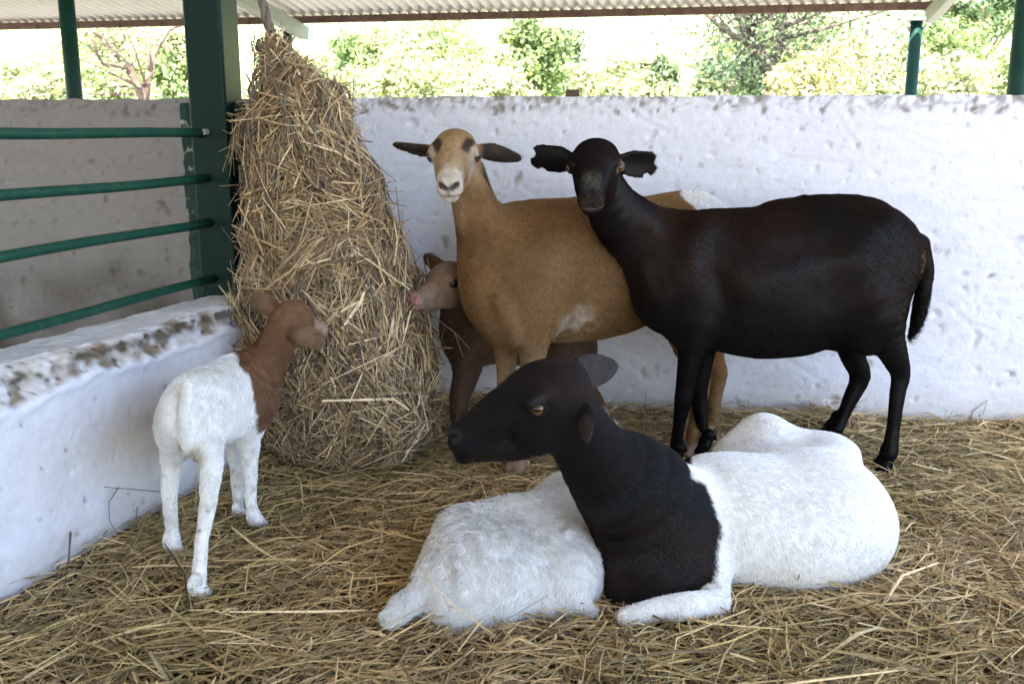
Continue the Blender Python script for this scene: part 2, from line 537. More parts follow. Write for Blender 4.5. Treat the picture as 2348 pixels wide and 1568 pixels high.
# ------------------------------------------------------------------ shared animal pieces
def head(B, poll, nose, up, wid=1.0, k=0.02, ears=None, lamb=False, depth=1.0, eye_r=0.05, muz=1.0, carve=1.0):
    poll, nose = np.asarray(poll, float), np.asarray(nose, float)
    L = np.linalg.norm(nose - poll)
    x = (nose - poll) / L
    z = unit(np.asarray(up, float) - x * np.dot(up, x))
    y = np.cross(z, x)                                   # the animal's left
    M = np.stack([x, y, z])
    def W(a, b, c): return poll + L * (a * x + b * y * wid + c * z * depth)
    A = [x, y, z]
    if lamb:
        B.ell(W(.25, 0, .03), (.30 * L, .255 * L * wid, .25 * L), A, k=k)
        B.chain([W(.35, 0, .0), W(.62, 0, -.03), W(.9, 0, -.06)], np.array([.19, .145, .105]) * L, k=.10 * L)
        B.chain([W(.3, 0, -.2), W(.58, 0, -.2), W(.86, 0, -.15)], np.array([.16, .105, .07]) * L, k=.08 * L)
    else:
        B.ell(W(.22, 0, .0), (.28 * L, .215 * L * wid, .22 * L), A, k=k)
        B.ell(W(.14, 0, .05), (.17 * L, .195 * L * wid, .15 * L), A, k=.05 * L)
        B.ell(W(.30, 0, .10), (.20 * L, .15 * L * wid, .115 * L), A, k=.06 * L)
        B.chain([W(.3, 0, .02), W(.58, 0, .01), W(.86, 0, -.04)], np.array([.20, .163, .118 * muz]) * L, k=.10 * L, squash=(y, 1.0 / (wid * .98)))
        B.chain([W(.30, 0, -.20), W(.52, 0, -.245), W(.76, 0, -.185), W(.9, 0, -.145)], np.array([.165, .12, .09, .07 * muz]) * L, k=.06 * L)
    for s in (-1, 1):
        B.ell(W(.37, s * .115, -.14), (.20 * L, .085 * L, .20 * L), A, k=.06 * L)                 # cheek
        B.ell(W(.345, s * .185, .085), (.115 * L, .062 * L, .065 * L), A, k=.05 * L)               # brow
        B.ell(W(.91, s * .052, -.075), (.085 * L, .075 * L * muz, .085 * L), A, k=.035 * L)          # lip pads
        B.ell(W(.93, s * .05, .0), (.055 * L, .05 * L, .05 * L), A, k=.03 * L)                      # nostril wing
    B.ell(W(.915, 0, -.165), (.075 * L, .085 * L * muz, .05 * L), A, k=.02 * L)                    # chin
    # sockets, lids
    eyes = []
    er = eye_r * L
    for s in (-1, 1):
        c = W(.365, s * .205, .018)
        ax = unit(y * s * .80 + x * .52 + z * .14)
        B.ell(c + ax * er * .35, (er * 1.0, er * 1.0, er * 1.0), A, k=.02 * L, sub=True)
        B.ring(c + ax * er * .55, ax, er * 1.02, er * .30, z, .78, k=.02 * L)
        B.ell(c + ax * er * .45 + z * er * .80 + x * er * .05, (er * 1.15, er * .5, er * .36), [x, unit(y - x * .3), z], k=.02 * L)
        eyes.append((c, ax, er))
    # nostrils, philtrum, mouth
    for s in (-1, 1):
        B.chain([W(1.0, s * .028, -.028), W(.975, s * .06, .004), W(.93, s * .092, .03)], np.array([.012, .019, .012]) * L * carve, k=.012 * L, sub=True)
        B.chain([W(1.01, 0, -.118), W(.97, s * .07, -.127), W(.87, s * .135, -.135), W(.73, s * .16, -.12)], np.array([.009, .009, .009, .006]) * L * carve, k=.012 * L, sub=True)
    B.chain([W(1.012, 0, -.03), W(1.01, 0, -.115)], np.array([.007, .007]) * L, k=.01 * L, sub=True)
    return dict(L=L, M=M, W=W, x=x, y=y, z=z, eyes=eyes, poll=poll, wid=wid)

def hoof(B, p, fwd, s=1.0, k=0.008):
    p = np.asarray(p, float); fwd = unit(np.array([fwd[0], fwd[1], 0.0])); sd = np.array([-fwd[1], fwd[0], 0])
    z = np.array([0, 0, 1.0])
    B.chain([p + z * .055 * s - fwd * .012 * s, p + z * .028 * s - fwd * .004 * s], np.array([.0165, .0175]) * s, k=.02)
    for q in (-1, 1):
        B.chain([p + z * .026 * s + sd * q * .010 * s, p + z * .011 * s + fwd * .018 * s + sd * q * .012 * s],
                np.array([.0155, .0125]) * s, k=k)
        B.chain([p + z * .055 * s - fwd * .028 * s + sd * q * .008 * s, p + z * .046 * s - fwd * .030 * s + sd * q * .008 * s], np.array([.004, .004]) * s, k=.006)

def eyeball(parent, c, ax, r, x, z, iris, mat):
    """a ball with iris and a level slit pupil"""
    ns, nr_ = 28, 20
    ax = unit(ax); up = unit(z - ax * np.dot(z, ax)); sd = np.cross(up, ax)
    V, C = [], []
    for i in range(nr_ + 1):
        th = PI * i / nr_
        for j in range(ns):
            ph = 2 * PI * j / ns
            l = np.array([math.sin(th) * math.cos(ph), math.sin(th) * math.sin(ph), math.cos(th)])
            V.append(c + r * (l[0] * sd + l[1] * up + l[2] * ax))
            rho = math.hypot(l[0], l[1])
            if l[2] > 0 and abs(l[1] - .06) < .27 and abs(l[0]) < .50: C.append((.004, .004, .005))
            elif l[2] > 0 and rho < .70: C.append(tuple(np.array(iris) * (.45 if l[1] > .15 else (.7 + .3 * math.cos(ph * 9)))))
            elif l[2] > 0 and rho < .76: C.append((.012, .009, .007))
            else: C.append((.03, .018, .014))
    F = [(i * ns + j, i * ns + (j + 1) % ns, (i + 1) * ns + (j + 1) % ns, (i + 1) * ns + j)[::-1] for i in range(nr_) for j in range(ns)]
    return link('eye', mesh_np('eye', V, F, C), mat, parent)

def chainp(pts):
    """[(u,v,Y,r_px)] -> world points and radii"""
    Pn, R = [], []
    for u, v, Y, r in pts:
        p = P(u, v, Y); Pn.append(p); R.append(r * mpp(p))
    return Pn, R
def ellp(B, u, v, Y, ru, rv, rd, yaw=0.0, pitch=0.0, k=0.05, rlen=None, sub=False):
    """ellipsoid: half sizes ru, rv in picture pixels (rlen: along the body axis in metres instead), rd metres across"""
    p = P(u, v, Y); m = mpp(p)
    a = np.array([math.cos(yaw) * math.cos(pitch), math.sin(yaw) * math.cos(pitch), math.sin(pitch)])
    c = unit(np.cross(a, [0, 0, 1.0])); b = np.cross(c, a)
    B.ell(p, (rlen if rlen else ru * m, rd, rv * m), [a, c, b], k=k, sub=sub)
    return p
M_COAT = mat_attr('coat', rough=0.7, spec=0.10, noise_scale=60, noise_amt=0.22, bump=0.5, bump_scale=260)
M_EYE = mat_attr('eye', rough=0.06, spec=0.6)
M_HAIR = mat_hair('hair', .020, .38)
M_HAIR_BLACK = mat_hair('black_hair', .013, .33)
M_HAIR_SLEEK = mat_hair('sleek_hair', .025, .34)
M_COAT_BLACK = mat_hair('black_coat', .011, .38)
def finish_animal(name, label, cat, B, base, colfn, voxel, iris, hd, fur_args=None, black=False, under=.7, var=.35, hairmat=None, tuft=0.0, tscale=40.0):
    root = empty(name, tuple(base))
    setp(root, label, cat)
    V, F = B.mesh(voxel)
    Nv = vnormals(V, F)
    if tuft:
        lm = np.ones(len(V)) if hd is None else sstep(.55, .9, np.linalg.norm(V - hd['W'](.45, 0, 0), axis=1) / hd['L'])
        q = V + .012 * np.stack([noise(V, 22, 81 + i, 1) for i in range(3)], 1)
        V = V + Nv * (tuft * lm * sstep(.02, .10, V[:, 2]) * (1 - 2 * np.abs(noise(q * [1, 1, .55], tscale, 85, 2))))[:, None]
        Nv = vnormals(V, F)
    C = colfn(V, Nv)
    shv = fur_args['lenfn'](V, Nv).clip(0, 1) if fur_args and 'lenfn' in fur_args else None
    body = link('body', mesh_np('body', V, F, C * (1 - (1 - under) * (np.ones(len(V)) if shv is None else shv))[:, None]), M_COAT_BLACK if black else M_COAT, root)
    if hd is not None:
        for c, ax, er in hd['eyes']:
            eyeball(root, c + ax * er * 0.24, ax, er * 0.98, hd['x'], hd['z'], iris, M_EYE)
    if fur_args and not NOFUR:
        fa = dict(fur_args)
        lv = fa.pop('lenfn', None)
        if lv is not None: fa['lenV'] = lv(V, Nv)
        dv = fa.pop('denfn', None)
        if dv is not None: fa['dens'] = dv(V, Nv)
        fur('coat', root, hairmat or (M_HAIR_BLACK if black else M_HAIR), V, F, Nv, C, var=var, **fa)
    return root
NOFUR = False
# ------------------------------------------------------------------ setting: walls, column, rails, roof, ground
def wall_y(x): return 3.3605 - 0.158 * x
WD = unit([1, -0.158, 0]); WN = unit([-0.158, -1, 0])
def low_x(y): return -1.053 + 0.331 * (y - 1.86)
LD = unit([0.331, 1, 0]); LN = np.array([LD[1], -LD[0], 0])
M_WALL = mat_attr('whitewash', rough=0.85, spec=0.2, noise_scale=35, noise_amt=0.05, bump=0.5, bump_scale=80)
WHITE = np.array([.715, .720, .782])

def pits(S, Z, rng, n, rmin, rmax, smin_, smax_, zmin, zmax):
    d = np.zeros_like(S); rim = np.zeros_like(S)
    for i in range(n):
        s0, z0, r = rng.uniform(smin_, smax_), rng.uniform(zmin, zmax), rng.uniform(rmin, rmax) * rng.uniform(.5, 1)
        asp, an = rng.uniform(.5, 1.6), rng.uniform(0, PI)
        m = (np.abs(S - s0) < 3 * r) & (np.abs(Z - z0) < 3 * r)
        if not m.any(): continue
        x, y = S[m] - s0, Z[m] - z0
        a, b = (x * math.cos(an) + y * math.sin(an)) / asp, (-x * math.sin(an) + y * math.cos(an)) * asp
        q = np.sqrt(a * a + b * b) / r
        d[m] -= np.exp(-q ** 4) * r * .75
        d[m] += np.exp(-((q - 1.25) / .3) ** 2) * r * .12
        rim[m] = np.maximum(rim[m], np.exp(-q ** 4))
    return d, rim
def grid_faces(nu, nv):
    i, j = np.meshgrid(np.arange(nu - 1), np.arange(nv - 1), indexing='ij')
    a = (i * nv + j).ravel()
    return np.stack([a, a + nv, a + nv + 1, a + 1], 1)

# back wall: front face, top and back, one skin; the plaster is uneven, pitted and chipped along the top
def back_wall():
    rng = np.random.default_rng(5)
    x0, x1, T, TH = -4.2, 3.4, 1.062, .15
    s = np.concatenate([np.arange(-4.2, -2.1, .05), np.arange(-2.1, 1.95, .008), np.arange(1.95, 3.41, .05)])
    z = np.concatenate([np.arange(-.06, T - .012, .008), [T - .008, T - .003, T]])
    S, Z = np.meshgrid(s, z, indexing='ij')
    sh = S.shape; S, Z = S.ravel(), Z.ravel()
    q = np.stack([S, Z, np.zeros_like(S)], 1)
    d = .008 * noise(q, 1.6, 1, 2) + .0028 * noise(q * [1, 1.6, 1], 9, 2, 3) + .0014 * noise(q * [.35, 1.5, 1], 40, 3, 2)
    p1, r1 = pits(S, Z, rng, 150, .008, .020, -2.1, 1.95, .05, 1.0)
    p2, r2 = pits(S, Z, rng, 1900, .003, .010, -2.1, 1.95, .02, 1.04)
    p3, r3 = pits(S, Z, rng, 260, .004, .016, -2.1, 1.95, 1.005, T + .01)
    d += p1 + p2 + p3
    d -= .010 * sstep(T - .03, T, Z) * (.6 + .6 * noise(q, 25, 9, 2))
    for k in range(60):                                                       # trowel scratches
        sx, sz, an, L = rng.uniform(-2, 1.9), rng.uniform(.1, 1.0), rng.normal(-.5, .25), rng.uniform(.05, .25)
        a = (S - sx) * math.cos(an) + (Z - sz) * math.sin(an); b = -(S - sx) * math.sin(an) + (Z - sz) * math.cos(an)
        d -= .0032 * np.exp(-(b / .004) ** 2) * (np.abs(a) < L / 2)
    topn = .006 * noise(q, 14, 12, 3)
    Zt = Z + topn * sstep(T - .05, T, Z)
    base = np.stack([S, wall_y(S), Zt], 1)
    V = base + WN[None] * d[:, None]
    C = np.tile(WHITE, (len(V), 1))
    C = mix(C, [.66, .65, .72], np.clip(noise(q, 3.0, 31, 3) * 1.2, 0, 1) * .5)
    C = mix(C, [.22, .18, .13], np.clip((r1 * (noise(q, 30, 4) > .15) * .55 + r3 * .9 * (noise(q, 20, 41) > -.1)) * 1.1, 0, .75))
    C = mix(C, [.34, .31, .27], r2 * .40 * (noise(q, 16, 5) > .1))
    gl = .040 + .025 * noise(q * [1, 0, 1], 6, 66, 2)
    grime = sstep(T - gl - .02, T - gl * .3, Z) * np.clip(.35 + noise(q, 80, 6, 3) * 2.4 + .45 * noise(q, 9, 67, 2), 0, 1)
    C = mix(C, [.27, .25, .225], grime * .8)
    low = sstep(.16, .02, Z + .05 * noise(q, 8, 7)) * .4
    C = mix(C, [.50, .44, .34], low)
    # the stretch behind the rails is dirtier, with brown splashes; its grey is shade painted into the colour
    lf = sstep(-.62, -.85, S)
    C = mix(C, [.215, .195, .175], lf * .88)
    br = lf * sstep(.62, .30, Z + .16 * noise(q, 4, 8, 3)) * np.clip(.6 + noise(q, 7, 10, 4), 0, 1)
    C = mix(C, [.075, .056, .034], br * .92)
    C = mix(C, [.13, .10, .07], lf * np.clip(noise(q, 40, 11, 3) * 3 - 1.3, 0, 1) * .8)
    md = near_pt(base, (-.05, wall_y(-.05), .45), .2, .5) * np.clip(.5 + noise(q, 9, 14), 0, 1)
    C = mix(C, [.50, .43, .33], md * .6)
    nu, nv = sh
    F = grid_faces(nu, nv)
    # top and back
    Vt = V.reshape(nu, nv, 3)
    edge = Vt[:, -1]; back_t = np.stack([s, wall_y(s), np.full(nu, T - .004)], 1) - WN[None] * TH
    midt = (edge + back_t) / 2; midt[:, 2] += .004 * noise(midt, 20, 3)
    back_b = back_t.copy(); back_b[:, 2] = -.06
    n0 = len(V)
    V = np.concatenate([V, midt, back_t, back_b]); C = np.concatenate([C, np.tile([.5, .48, .46], (nu * 3, 1))])
    i = np.arange(nu - 1)
    e = i * nv + nv - 1; e1 = e + nv
    F = np.concatenate([F, np.stack([e, e1, n0 + i + 1, n0 + i], 1), np.stack([n0 + i, n0 + i + 1, n0 + nu + i + 1, n0 + nu + i], 1),
                        np.stack([n0 + nu + i, n0 + nu + i + 1, n0 + 2 * nu + i + 1, n0 + 2 * nu + i], 1)])
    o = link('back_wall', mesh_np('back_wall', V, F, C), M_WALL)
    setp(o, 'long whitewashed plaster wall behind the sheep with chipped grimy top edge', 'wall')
back_wall()

# low wall on the left: rounded, eroded shoulder with bare dirty plaster
def low_wall():
    rng = np.random.default_rng(8)
    y = np.concatenate([np.arange(.2, 1.6, .04), np.arange(1.6, 2.93, .007)])
    H, TH = .478, .178
    # profile parameter: up the inner face, over the shoulder, across the top, down the back
    pz = np.concatenate([np.linspace(-.05, H - .10, 52), np.linspace(H - .095, H - .015, 18)])
    prof = [(0, z, 0) for z in pz] + [(-.008, H - .005, 1), (-.020, H, 1)] + [(-x, H, 2) for x in np.linspace(.03, TH - .02, 20)] + [(-TH + .006, H - .006, 3), (-TH, H - .02, 3)] + [(-TH, z, 4) for z in np.linspace(H - .06, -.05, 8)]
    prof = np.array(prof); nu, nv = len(y), len(prof)
    Yg = np.repeat(y, nv); off = np.tile(prof[:, 0], nu); Z = np.tile(prof[:, 1], nu); kind = np.tile(prof[:, 2], nu)
    q = np.stack([Yg, Z, off], 1)
    d = .008 * noise(q, 2.2, 1, 2) + .004 * noise(q, 11, 2, 3) + .0018 * noise(q * [.4, 1.6, 1], 45, 3, 2)
    p2, r2 = pits(Yg, Z, rng, 160, .003, .010, 1.5, 2.9, .02, .36)
    d += np.where(kind == 0, p2, 0)
    lip = H - .075 + .034 * noise(np.stack([Yg, 0 * Yg, 0 * Yg], 1), 6, 21, 4) + .012 * noise(np.stack([Yg, 0 * Yg, 0 * Yg], 1), 40, 29, 2)   # lower edge of the flaked band
    band = (kind <= 1) * sstep(lip - .006, lip + .006, Z + .010 * noise(q, 50, 22, 2))
    d -= band * .012 * np.where(kind == 1, .4, 1)
    chunks = noise(np.stack([Yg + .5 * Z, Z, off], 1), 46, 23, 3)
    d += band * (.013 * chunks + .010 * noise(q, 16, 24, 2)) * np.where(kind == 1, .6, 1)
    rim = (kind == 0) * np.exp(-((Z - lip + .012) / .012) ** 2)
    d += rim * .006
    X = low_x(Yg) + off / LN[0]
    V = np.stack([X, Yg, Z], 1)
    nrm = np.where((kind == 0)[:, None], LN[None], np.where((kind == 2)[:, None], [[0, 0, 1.0]], np.where((kind == 4)[:, None], -LN[None], (LN + np.array([0, 0, 1])) * .7 * np.where(kind == 1, 1, -1)[:, None])))
    nrm = np.where((kind == 3)[:, None], (-LN + np.array([0, 0, 1.0]))[None] * .7, nrm)
    V = V + nrm * d[:, None]
    V[:, 2] += np.where(kind == 2, .007 * noise(q, 16, 31, 3) + .003 * noise(q, 60, 32, 2), 0)
    C = np.tile(WHITE, (len(V), 1))
    C = mix(C, [.70, .69, .71], np.clip(noise(q, 4, 33, 3), 0, 1) * .5)
    C = mix(C, [.50, .43, .33], band * np.clip(.45 + .8 * noise(q, 18, 34, 3), 0, 1))
    C = mix(C, [.21, .155, .095], band * np.clip(noise(q, 24, 35, 4) * 2.8 + .10, 0, 1) * sstep(1.5, 1.9, Yg) * .95)
    C = mix(C, [.035, .030, .022], band * np.clip(noise(np.stack([Yg + .7 * Z, .8 * Z, off], 1), 62, 36, 3) * 3.8 - .95, 0, 1) * .9)
    strip = band * np.exp(-((Z - (H - .026 + .010 * noise(np.stack([Yg, 0 * Yg, 0 * Yg], 1), 9, 71, 3))) / .017) ** 2)
    C = mix(C, [.085, .062, .038], np.clip(strip * (.75 + 1.5 * noise(np.stack([Yg + .6 * Z, Z, off], 1), 48, 72, 3)), 0, 1) * sstep(1.2, 1.8, Yg) * .92)
    C = mix(C, [.20, .17, .13], r2 * .7 * (kind == 0) * (noise(q, 16, 5) > 0))
    tp = (kind == 2)
    C = mix(C, [.60, .60, .60], tp * .6)
    C = mix(C, [.25, .22, .18], tp * np.clip(noise(q * [.5, 1, 2.0], 40, 37, 3) * 2.4 - .8, 0, 1) * .7)
    C = mix(C, [.42, .34, .24], (kind == 0) * sstep(.14, .03, Z + .05 * noise(q, 9, 38)) * .35)
    sm = near_pt(np.stack([Yg, Z, 0 * Z], 1), (2.3, .22, 0), .03, .20) * (kind == 0)  # soft shadow beside the lamb, painted into the wall colour
    C = mix(C, [.50, .44, .35], sm * .45)
    F = grid_faces(nu, nv)
    o = link('low_wall', mesh_np('low_wall', V, F[:, ::-1], C), M_WALL)
    setp(o, 'low whitewashed wall on the left with a flaked and blackened top edge', 'wall')
low_wall()

# green steel column standing against a green-painted concrete pier
M_GREEN = mat_paint('green_paint', (.003, .020, .016), (.008, .030, .022), rough=.42, spec=.14, scale=9, amt=(.5, .8), bump=.08)
M_RAIL = mat_paint('rail_paint', (.008, .055, .036), (.03, .09, .06), rough=.5, spec=.2, scale=30, amt=(.5, .75), bump=.2, bscale=150)
M_PIER = mat_paint('flaking_green_paint', (.010, .042, .036), (.42, .42, .40), rough=.75, scale=34, amt=(.60, .66), bump=.5, bscale=70)
M_CONC = mat_paint('bare_concrete', (.42, .41, .38), (.16, .13, .10), rough=.9, scale=25, amt=(.45, .7), bump=.6, bscale=60)
M_PALE_BOLT = mat_paint('bolt_steel', (.42, .43, .42), (.2, .2, .19), rough=.5)
colm = empty('steel_column', (-.86, 2.94, 0))
setp(colm, 'thick dark green square steel column rising beside the hanging hay', 'column')
bevel_box('shaft', (-.8605, 2.94, 1.64), (.0535, .09, 1.17), M_GREEN, colm, bev=.010, seg=3)
V, F = tube_geo([(-.868, 2.852, .947), (-.868, 2.816, .947)], [.010, .009], 8)
link('bolt', mesh_py('bolt', V, F), M_PALE_BOLT, colm, smooth=False)
pier = empty('concrete_pier', (-.83, 3.02, 0))
setp(pier, 'rough concrete pier with flaking dark green paint behind the steel column', 'pier')
def pier_mesh():
    hx, hy, zt = .135, .10, 1.03
    per = []
    n = 14
    for t in np.linspace(-1, 1, n, endpoint=False): per.append((t * hx, -hy))
    for t in np.linspace(-1, 1, n, endpoint=False): per.append((hx, t * hy))
    for t in np.linspace(1, -1, n, endpoint=False): per.append((t * hx, hy))
    for t in np.linspace(1, -1, n, endpoint=False): per.append((-hx, t * hy))
    zs = np.linspace(0, zt, 80)
    V = np.array([(-.83 + x, 3.03 + y, z) for z in zs for x, y in per])
    c = np.array([-.83, 3.03, 0])
    r = V - c; r[:, 2] = 0
    V += r * (.05 * noise(V, 16, 3, 3) + .03 * noise(V, 50, 4, 2))[:, None]
    m = len(per)
    F = [(k * m + j, k * m + (j + 1) % m, (k + 1) * m + (j + 1) % m, (k + 1) * m + j) for k in range(len(zs) - 1) for j in range(m)]
    return V, F, m, zs
V, F, m, zs = pier_mesh()
link('shaft', mesh_py('shaft', V, F), M_PIER, pier, smooth=False)
top = V[-m:]; ctr = top.mean(0) + np.array([0, 0, .004])
Vc = list(top) + [t * np.array([1, 1, 1]) + (ctr - t) * .35 + np.array([0, 0, .006 + .006 * random.random()]) for t in top] + [ctr + np.array([0, 0, .004])]
Fc = [(j, (j + 1) % m, m + (j + 1) % m, m + j) for j in range(m)] + [(m + j, m + (j + 1) % m, 2 * m) for j in range(m)]
link('top', mesh_py('top', Vc, Fc), M_CONC, pier, smooth=False)

# four pipe rails above the low wall
rails = empty('pipe_fence', (-1.05, 2.3, .478))
setp(rails, 'green pipe rail fence above the low wall, four bars ending at the column', 'fence')
for i, (z0, z1) in enumerate(((.945, .949), (.817, .818), (.693, .690), (.530, .528))):
    pts = []
    for t in np.linspace(0, 1, 18):
        x = -.872 + (-1.46 + .872) * t; y = 2.838 + (.60 - 2.838) * t
        pts.append((x, y, z0 + (z1 - z0) * t + .0016 * math.sin(t * 17 + i * 2)))
    tube_obj('rail', pts, .0125, M_RAIL, rails, 12)

# ------------------------------------------------------------------ the shed roof
E0, E1 = np.array([-4.9, 9.6, 0]), np.array([3.3, 8.0, 0])
ED = unit(E1 - E0); EN = np.array([ED[1], -ED[0], 0])          # EN points to the camera side
if EN[1] > 0: EN = -EN
EL = np.linalg.norm(E1 - E0)
RIDGE = 9.0
def roof_z(s): return 1.90 + .125 * np.minimum(s, RIDGE) - .105 * np.maximum(np.asarray(s) - RIDGE, 0)
def roof_pt(a, s, dz=0): return E0 + ED * a + EN * s + np.array([0, 0, float(roof_z(s)) + dz])
def roof_ls(x, y):
    q = np.array([x, y, 0]) - E0
    return q @ ED, q @ EN
M_SHEET = mat_paint('roof_sheet', (.74, .69, .60), (.62, .57, .48), rough=.5, scale=3, amt=(.45, .75), bump=.1)
M_RUST = mat_paint('rusty_steel', (.095, .055, .038), (.16, .10, .065), rough=.75, scale=12, amt=(.4, .7), bump=.3)
M_PALE = mat_paint('pale_green_paint', (.25, .30, .24), (.34, .33, .26), rough=.6, scale=6, amt=(.4, .7))
roof = empty('shed_roof', tuple(roof_pt(EL / 2, 0)))
setp(roof, 'corrugated sheet roof over the pen seen from below with rusty eave beam', 'roof')
def roof_sheet():
    pitch, amp = .088, .013
    a = np.arange(-2.5, EL + .35, pitch / 8)
    s = np.concatenate([[-.10], np.linspace(.5, RIDGE, 6), np.linspace(RIDGE + 1, 19.5, 7)])
    A, S = np.meshgrid(a, s, indexing='ij')
    dz = amp * np.cos(2 * PI * A / pitch) + .05
    V = E0[None] + ED[None] * A.ravel()[:, None] + EN[None] * S.ravel()[:, None]
    V[:, 2] = roof_z(S.ravel()) + dz.ravel()
    F = grid_faces(len(a), len(s))
    n = len(V)
    V2 = V + np.array([0, 0, .003])
    V = np.concatenate([V, V2]); F = np.concatenate([F, F[:, ::-1] + n])
    return V, F
V, F = roof_sheet()
link('corrugated_sheet', mesh_np('corrugated_sheet', V, F), M_SHEET, roof)
def beam(name, a0, s0, a1, s1, w, h, mat, dz=0.0):
    p, q = roof_pt(a0, s0, dz), roof_pt(a1, s1, dz)
    ax = unit(q - p); sd = unit(np.cross(ax, [0, 0, 1])); up = np.cross(sd, ax)
    bevel_box(name, (p + q) / 2, (np.linalg.norm(q - p) / 2, w / 2, h / 2), mat, roof, axes=[ax, sd, up], bev=.004)
beam('eave_beam', -2.5, 0, EL + .12, 0, .05, .06, M_RUST, 0.003)
for s in (2.2, 4.4, 6.6, 8.9, 11.2, 13.6, 16.0, 18.4):
    beam('purlin', -2.5, s, EL + .12, s, .05, .06, M_RUST, 0.003)
pr = P(700, 42, 9.15); ar, _ = roof_ls(pr[0], pr[1])
for aa, w_, s0 in ((ar, .085, -.12), (EL - .05, .07, .05)):
    beam('rafter', aa, s0, aa, RIDGE, w_, .11, M_PALE, -.085)
    beam('rafter', aa, RIDGE, aa, 19.3, w_, .11, M_PALE, -.085)
for k in range(60):
    a = .1 + k * .14
    V, F = tube_geo([roof_pt(a, .0, .012), roof_pt(a, .0, -.036)], [.006, .006], 5)
    if k % 3 == 0: link('hook_bolt', mesh_py('hook_bolt', [v + np.array([0, -.03, 0]) for v in V], F), M_RUST, roof, smooth=False)

M_POST = mat_paint('post_paint', (.006, .038, .027), (.012, .05, .036), rough=.45, spec=.15, scale=7, amt=(.45, .75), bump=.08)
def post(x, y, rad, label, cap=True):
    a, s = roof_ls(x, y)
    zt = roof_pt(a, s)[2] - .03
    r = empty('roof_post', (x, y, 0)); setp(r, label, 'post', 'round green posts holding up the roof')
    tube_obj('pole', [(x, y, -.1), (x, y, zt * .5), (x, y, zt - .02)], rad, M_POST, r, 18)
    bevel_box('top_plate', (x, y, zt - .012), (rad * 1.6, rad * 1.6, .008), M_PALE if cap else M_POST, r, bev=.002)
    for k in range(2):
        sgn = 1 if k else -1
        V, F = tube_geo([(x + sgn * rad * .9, y, zt - .10), (x + sgn * rad * 2.0, y, zt - .025)], [.012, .012], 6)
        link('brace', mesh_py('brace', V, F), M_PALE, r)
p = P(165, 150, 6.6); post(p[0], p[1], .050, 'round green post left of the steel column, in front of the eave')
p = P(660, 100, 9.25); post(p[0], p[1], .042, 'thin far green post just behind the top of the hanging hay')
p = P(2096, 120, 8.28); post(p[0], p[1], .048, 'green post with pale bracket holding the far right end of the eave')
p = P(2346, 120, 5.5); post(p[0], p[1], .062, 'thick dark green post cut by the right edge of the view')
# block of wood lying on the wall
p = P(1312, 214, 3.42)
blk = bevel_box('wood_block', (p[0], wall_y(p[0]) + .085, 1.070), (.022, .035, .016), mat_paint('old_wood', (.10, .062, .040), (.05, .03, .02), rough=.85, scale=30), bev=.004)
setp(blk, 'small brown wooden block standing on top of the back wall', 'block')

# ------------------------------------------------------------------ ground outside
M_GROUND = mat_attr('ground', rough=.95, spec=.1, noise_scale=1.2, noise_amt=.25, bump=.4, bump_scale=12)
def terrain_h(x, y):
    h = .17 * np.maximum(y - 17, 0) ** 1.0 * sstep(15, 30, y)
    h = np.minimum(h, 26) + sstep(17, 40, y) * 1.2 * np.sin(x * .07 + 1) + sstep(60, 300, y) * 8
    return h
def ground():
    g1 = np.unique(np.concatenate([np.linspace(-400, -40, 14), np.linspace(-40, 40, 60), np.linspace(40, 400, 14)]))
    g2 = np.unique(np.concatenate([np.linspace(-300, -12, 14), np.linspace(-12, 90, 70), np.linspace(90, 900, 14)]))
    X, Y = np.meshgrid(g1, g2, indexing='ij')
    p = np.stack([X.ravel(), Y.ravel(), 0 * X.ravel()], 1)
    z = terrain_h(p[:, 0], p[:, 1]) + .25 * noise(p, .25, 3, 3) * sstep(11, 18, p[:, 1]) - .10
    V = np.stack([p[:, 0], p[:, 1], z], 1)
    o = link('ground', mesh_np('ground', V, grid_faces(len(g1), len(g2)), mix(np.tile([.315, .285, .255], (len(V), 1)), [.29, .34, .16], np.clip(sstep(11.5, 15, p[:, 1]) + .3 * noise(p, .3, 8), 0, 1) * sstep(10.5, 12.5, p[:, 1]))), M_GROUND)
    setp(o, kind='structure')
ground()

# pen floor: trampled straw and dust under the loose straw
def floor_h(x, y):
    p = np.stack([x, y, np.zeros_like(x)], 1)
    dw = np.maximum(wall_y(x) - y, 0); dl = np.maximum(x - low_x(y), 0)
    h = -.008 + .012 * noise(p, 5, 51, 2) + .006 * noise(p, 16, 52, 2)
    h = h + .045 * np.exp(-dw / .10) * (.7 + .6 * noise(p, 3.5, 53, 2)) + .030 * np.exp(-dl / .09)
    h = h + .05 * np.exp(-(((x - 1.0) / .16) ** 2 + ((y - 3.05) / .10) ** 2))
    return np.maximum(h, -.020)
M_FLOOR = mat_attr('trampled_straw', rough=.95, spec=.1, noise_scale=110, noise_amt=.5, bump=.8, bump_scale=160)
def pen_floor():
    xs, ys = np.arange(-1.7, 2.6, .02), np.arange(-.6, 3.7, .02)
    X, Y = np.meshgrid(xs, ys, indexing='ij')
    x, y = X.ravel(), Y.ravel()
    z = floor_h(x, np.minimum(y, wall_y(x))) - .012
    p = np.stack([x, y, z], 1)
    C = mix(np.tile([.11, .085, .045], (len(p), 1)), [.055, .042, .026], np.clip(.5 + noise(p, 9, 3), 0, 1))
    o = link('floor', mesh_np('floor', p, grid_faces(len(xs), len(ys)), C), M_FLOOR)
    setp(o, kind='structure')
pen_floor()
